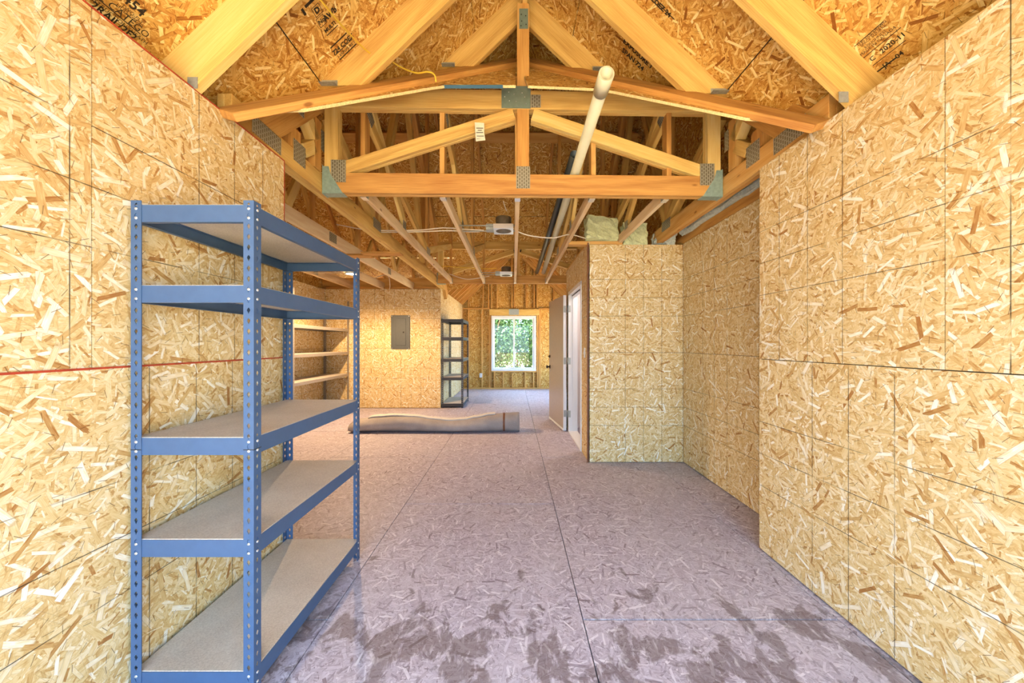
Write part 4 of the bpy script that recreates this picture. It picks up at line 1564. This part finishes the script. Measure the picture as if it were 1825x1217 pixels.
def stamp_frame(u, v, s, mode):
    p = roof_hit(u, v, s)
    upslope = V((-s * CS, 0, MS * CS))
    if mode == 'along':          # reads along the ridge direction
        ex, ey = (Y, upslope) if s < 0 else (-Y, upslope)
    else:                        # reads up the slope
        ex, ey = (upslope, -Y) if s < 0 else (-upslope, -Y)
    mw = frame(p, ex, ey)
    nz = mw.to_3x3() @ V((0, 0, 1))
    assert nz.z < 0
    return Matrix.Translation(nz * 0.0015) @ mw


def stamp(text, u, v, s, mode, size, parent=None, bold=0.0):
    cu = bpy.data.curves.new('stamp', 'FONT')
    cu.body = text
    cu.size = size
    cu.align_x = 'CENTER'
    cu.align_y = 'CENTER'
    cu.offset = bold
    cu.resolution_u = 2
    o = bpy.data.objects.new('stamp', cu)
    COL.objects.link(o)
    bpy.context.view_layer.update()
    me = bpy.data.meshes.new_from_object(o.evaluated_get(bpy.context.evaluated_depsgraph_get()))
    bpy.data.objects.remove(o)
    me.materials.clear()
    me.materials.append(M['black_ink'])
    link('printed_stamp', me, ce, stamp_frame(u, v, s, mode))


def bar(u, v, s, mode, L, w):
    me = mesh('printed_rule', [(-L / 2, -w / 2, 0), (L / 2, -w / 2, 0), (L / 2, w / 2, 0), (-L / 2, w / 2, 0)], [(0, 1, 2, 3)], M['black_ink'])
    link('printed_rule', me, ce, stamp_frame(u, v, s, mode))


def stampbox(u, v, s, mode, a, b, w=0.003):
    vs = []
    for k in (1.0, None):
        q, r_ = (a / 2, b / 2) if k else (a / 2 - w, b / 2 - w)
        vs += [(-q, -r_, 0), (q, -r_, 0), (q, r_, 0), (-q, r_, 0)]
    me = mesh('printed_rule', vs, [(i, (i + 1) % 4, 4 + (i + 1) % 4, 4 + i) for i in range(4)], M['black_ink'])
    link('printed_rule', me, ce, stamp_frame(u, v, s, mode))


stamp('454', 239, 10, -1, 'along', 0.050, bold=0.001)
stamp('32 CATEGO', 219, 27, -1, 'along', 0.036)
bar(206, 24, -1, 'along', 0.18, 0.0035)
stamp('CONSTRUCTION SHEATH', 206, 32, -1, 'along', 0.020)
stamp('2RAIL/2F2', 204, 39, -1, 'along', 0.036, bold=0.0008)
stamp('TWO-PLY', 236, 25, -1, 'along', 0.018)
stamp('HUD-UM-40', 231, 28, -1, 'along', 0.018)
stamp('D', 565, 18, -1, 'slope', 0.04, bold=0.002)
stampbox(565, 18, -1, 'slope', 0.050, 0.050)
stamp('No', 573, 37, -1, 'slope', 0.032, bold=0.001)
stampbox(573, 37, -1, 'slope', 0.050, 0.050)
stamp('AWb', 588, 25, -1, 'slope', 0.04, bold=0.002)
bar(551, 5, -1, 'slope', 0.06, 0.014)
bar(541, 21, -1, 'along', 0.035, 0.014)
stamp('MULTI', 588, 48, -1, 'slope', 0.028, bold=0.001)
bar(592, 54, -1, 'slope', 0.085, 0.005)
bar(603, 72, -1, 'slope', 0.13, 0.008)
stamp('724 COEZ', 611, 79, -1, 'slope', 0.036, bold=0.0015)
bar(612, 84, -1, 'slope', 0.14, 0.005)
stamp('1-EXPOSURE 1', 617, 88, -1, 'slope', 0.022, bold=0.0005)
bar(620, 92, -1, 'slope', 0.14, 0.008)
stamp('THIS SIDE DOWN', 1553, 60, 1, 'along', 0.016)
stamp('SPACE SQUARE', 1556, 64, 1, 'along', 0.016)
stamp('ROUGHNESS', 1560, 70, 1, 'along', 0.016)
stamp('MADE IN CANADA', 1564, 74, 1, 'along', 0.018)
bar(1548, 61, 1, 'along', 0.13, 0.003)
bar(1571, 77, 1, 'along', 0.16, 0.003)
stamp('C   2020-11', 1581, 84, 1, 'along', 0.030, bold=0.0005)
bar(1584, 95, 1, 'along', 0.14, 0.003)
stamp('JA   04', 1592, 106, 1, 'along', 0.030, bold=0.0005)
bar(1578, 117, 1, 'along', 0.10, 0.006)
stamp('COEZ 24', 1178, 12, 1, 'slope', 0.040, bold=0.002)
bar(1168, 6, 1, 'slope', 0.14, 0.006)
bar(1187, 20, 1, 'slope', 0.14, 0.006)
stamp('EXPOSURE 1', 1137, 96, 1, 'slope', 0.05, bold=0.002)
stamp('SHEATHING', 1146, 90, 1, 'slope', 0.05, bold=0.002)
stamp('SPAN 724', 1128, 106, 1, 'slope', 0.05, bold=0.002)

# ================================================================== OUTDOORS
gr = link('ground', mesh('ground', [(-40, -40, -0.16), (40, -40, -0.16), (40, 50, -0.16), (-40, 50, -0.16)], [(0, 1, 2, 3)], M['concrete']))
gr['kind'] = 'structure'


def shrub(label, c, rx, rz, n, seed, leaf=0.07):
    rnd = random.Random(seed)
    t = thing('leafy_shrub', label, 'shrub', c, 'shrubs outside the far window')
    c = V(c)
    vs, fs = [], []
    for i in range(n):
        while True:
            d = V((rnd.uniform(-1, 1), rnd.uniform(-1, 1), rnd.uniform(-1, 1)))
            if 0.25 < d.length < 1:
                break
        p = V((d.x * rx, d.y * rx, rz + d.z * rz))
        a = V((rnd.gauss(0, 1), rnd.gauss(0, 1), rnd.gauss(0, 1))).normalized()
        b = a.cross(V((rnd.gauss(0, 1), rnd.gauss(0, 1), rnd.gauss(0, 1)))).normalized()
        L, w = leaf * rnd.uniform(0.7, 1.3), leaf * 0.5
        s = len(vs)
        vs += [p - a * L, p + b * w, p + a * L, p - b * w]
        fs.append((s, s + 1, s + 2, s + 3))
    f = link('foliage', mesh('foliage', vs, fs, M['leaf']), t, Matrix.Translation(c))
    f['kind'] = 'stuff'
    for k in range(4):
        a = k * 1.6 + seed
        tube('stem', [c + V((0, 0, -0.16)), c + V((math.cos(a) * rx * 0.2, math.sin(a) * rx * 0.2, rz * 0.6)), c + V((math.cos(a) * rx * 0.5, math.sin(a) * rx * 0.5, rz * 1.4))], 0.03, M['bark'], t, 6)


shrub('green shrub seen through the left window pane', (-1.0, 13.2, 0.0), 1.15, 1.6, 7000, 1)
shrub('loose green shrub seen through the right window pane', (1.25, 14.0, 0.0), 1.2, 1.4, 6000, 2)
shrub('low shrub behind the middle of the far window', (0.2, 17.6, 0.0), 1.7, 1.7, 6000, 3)
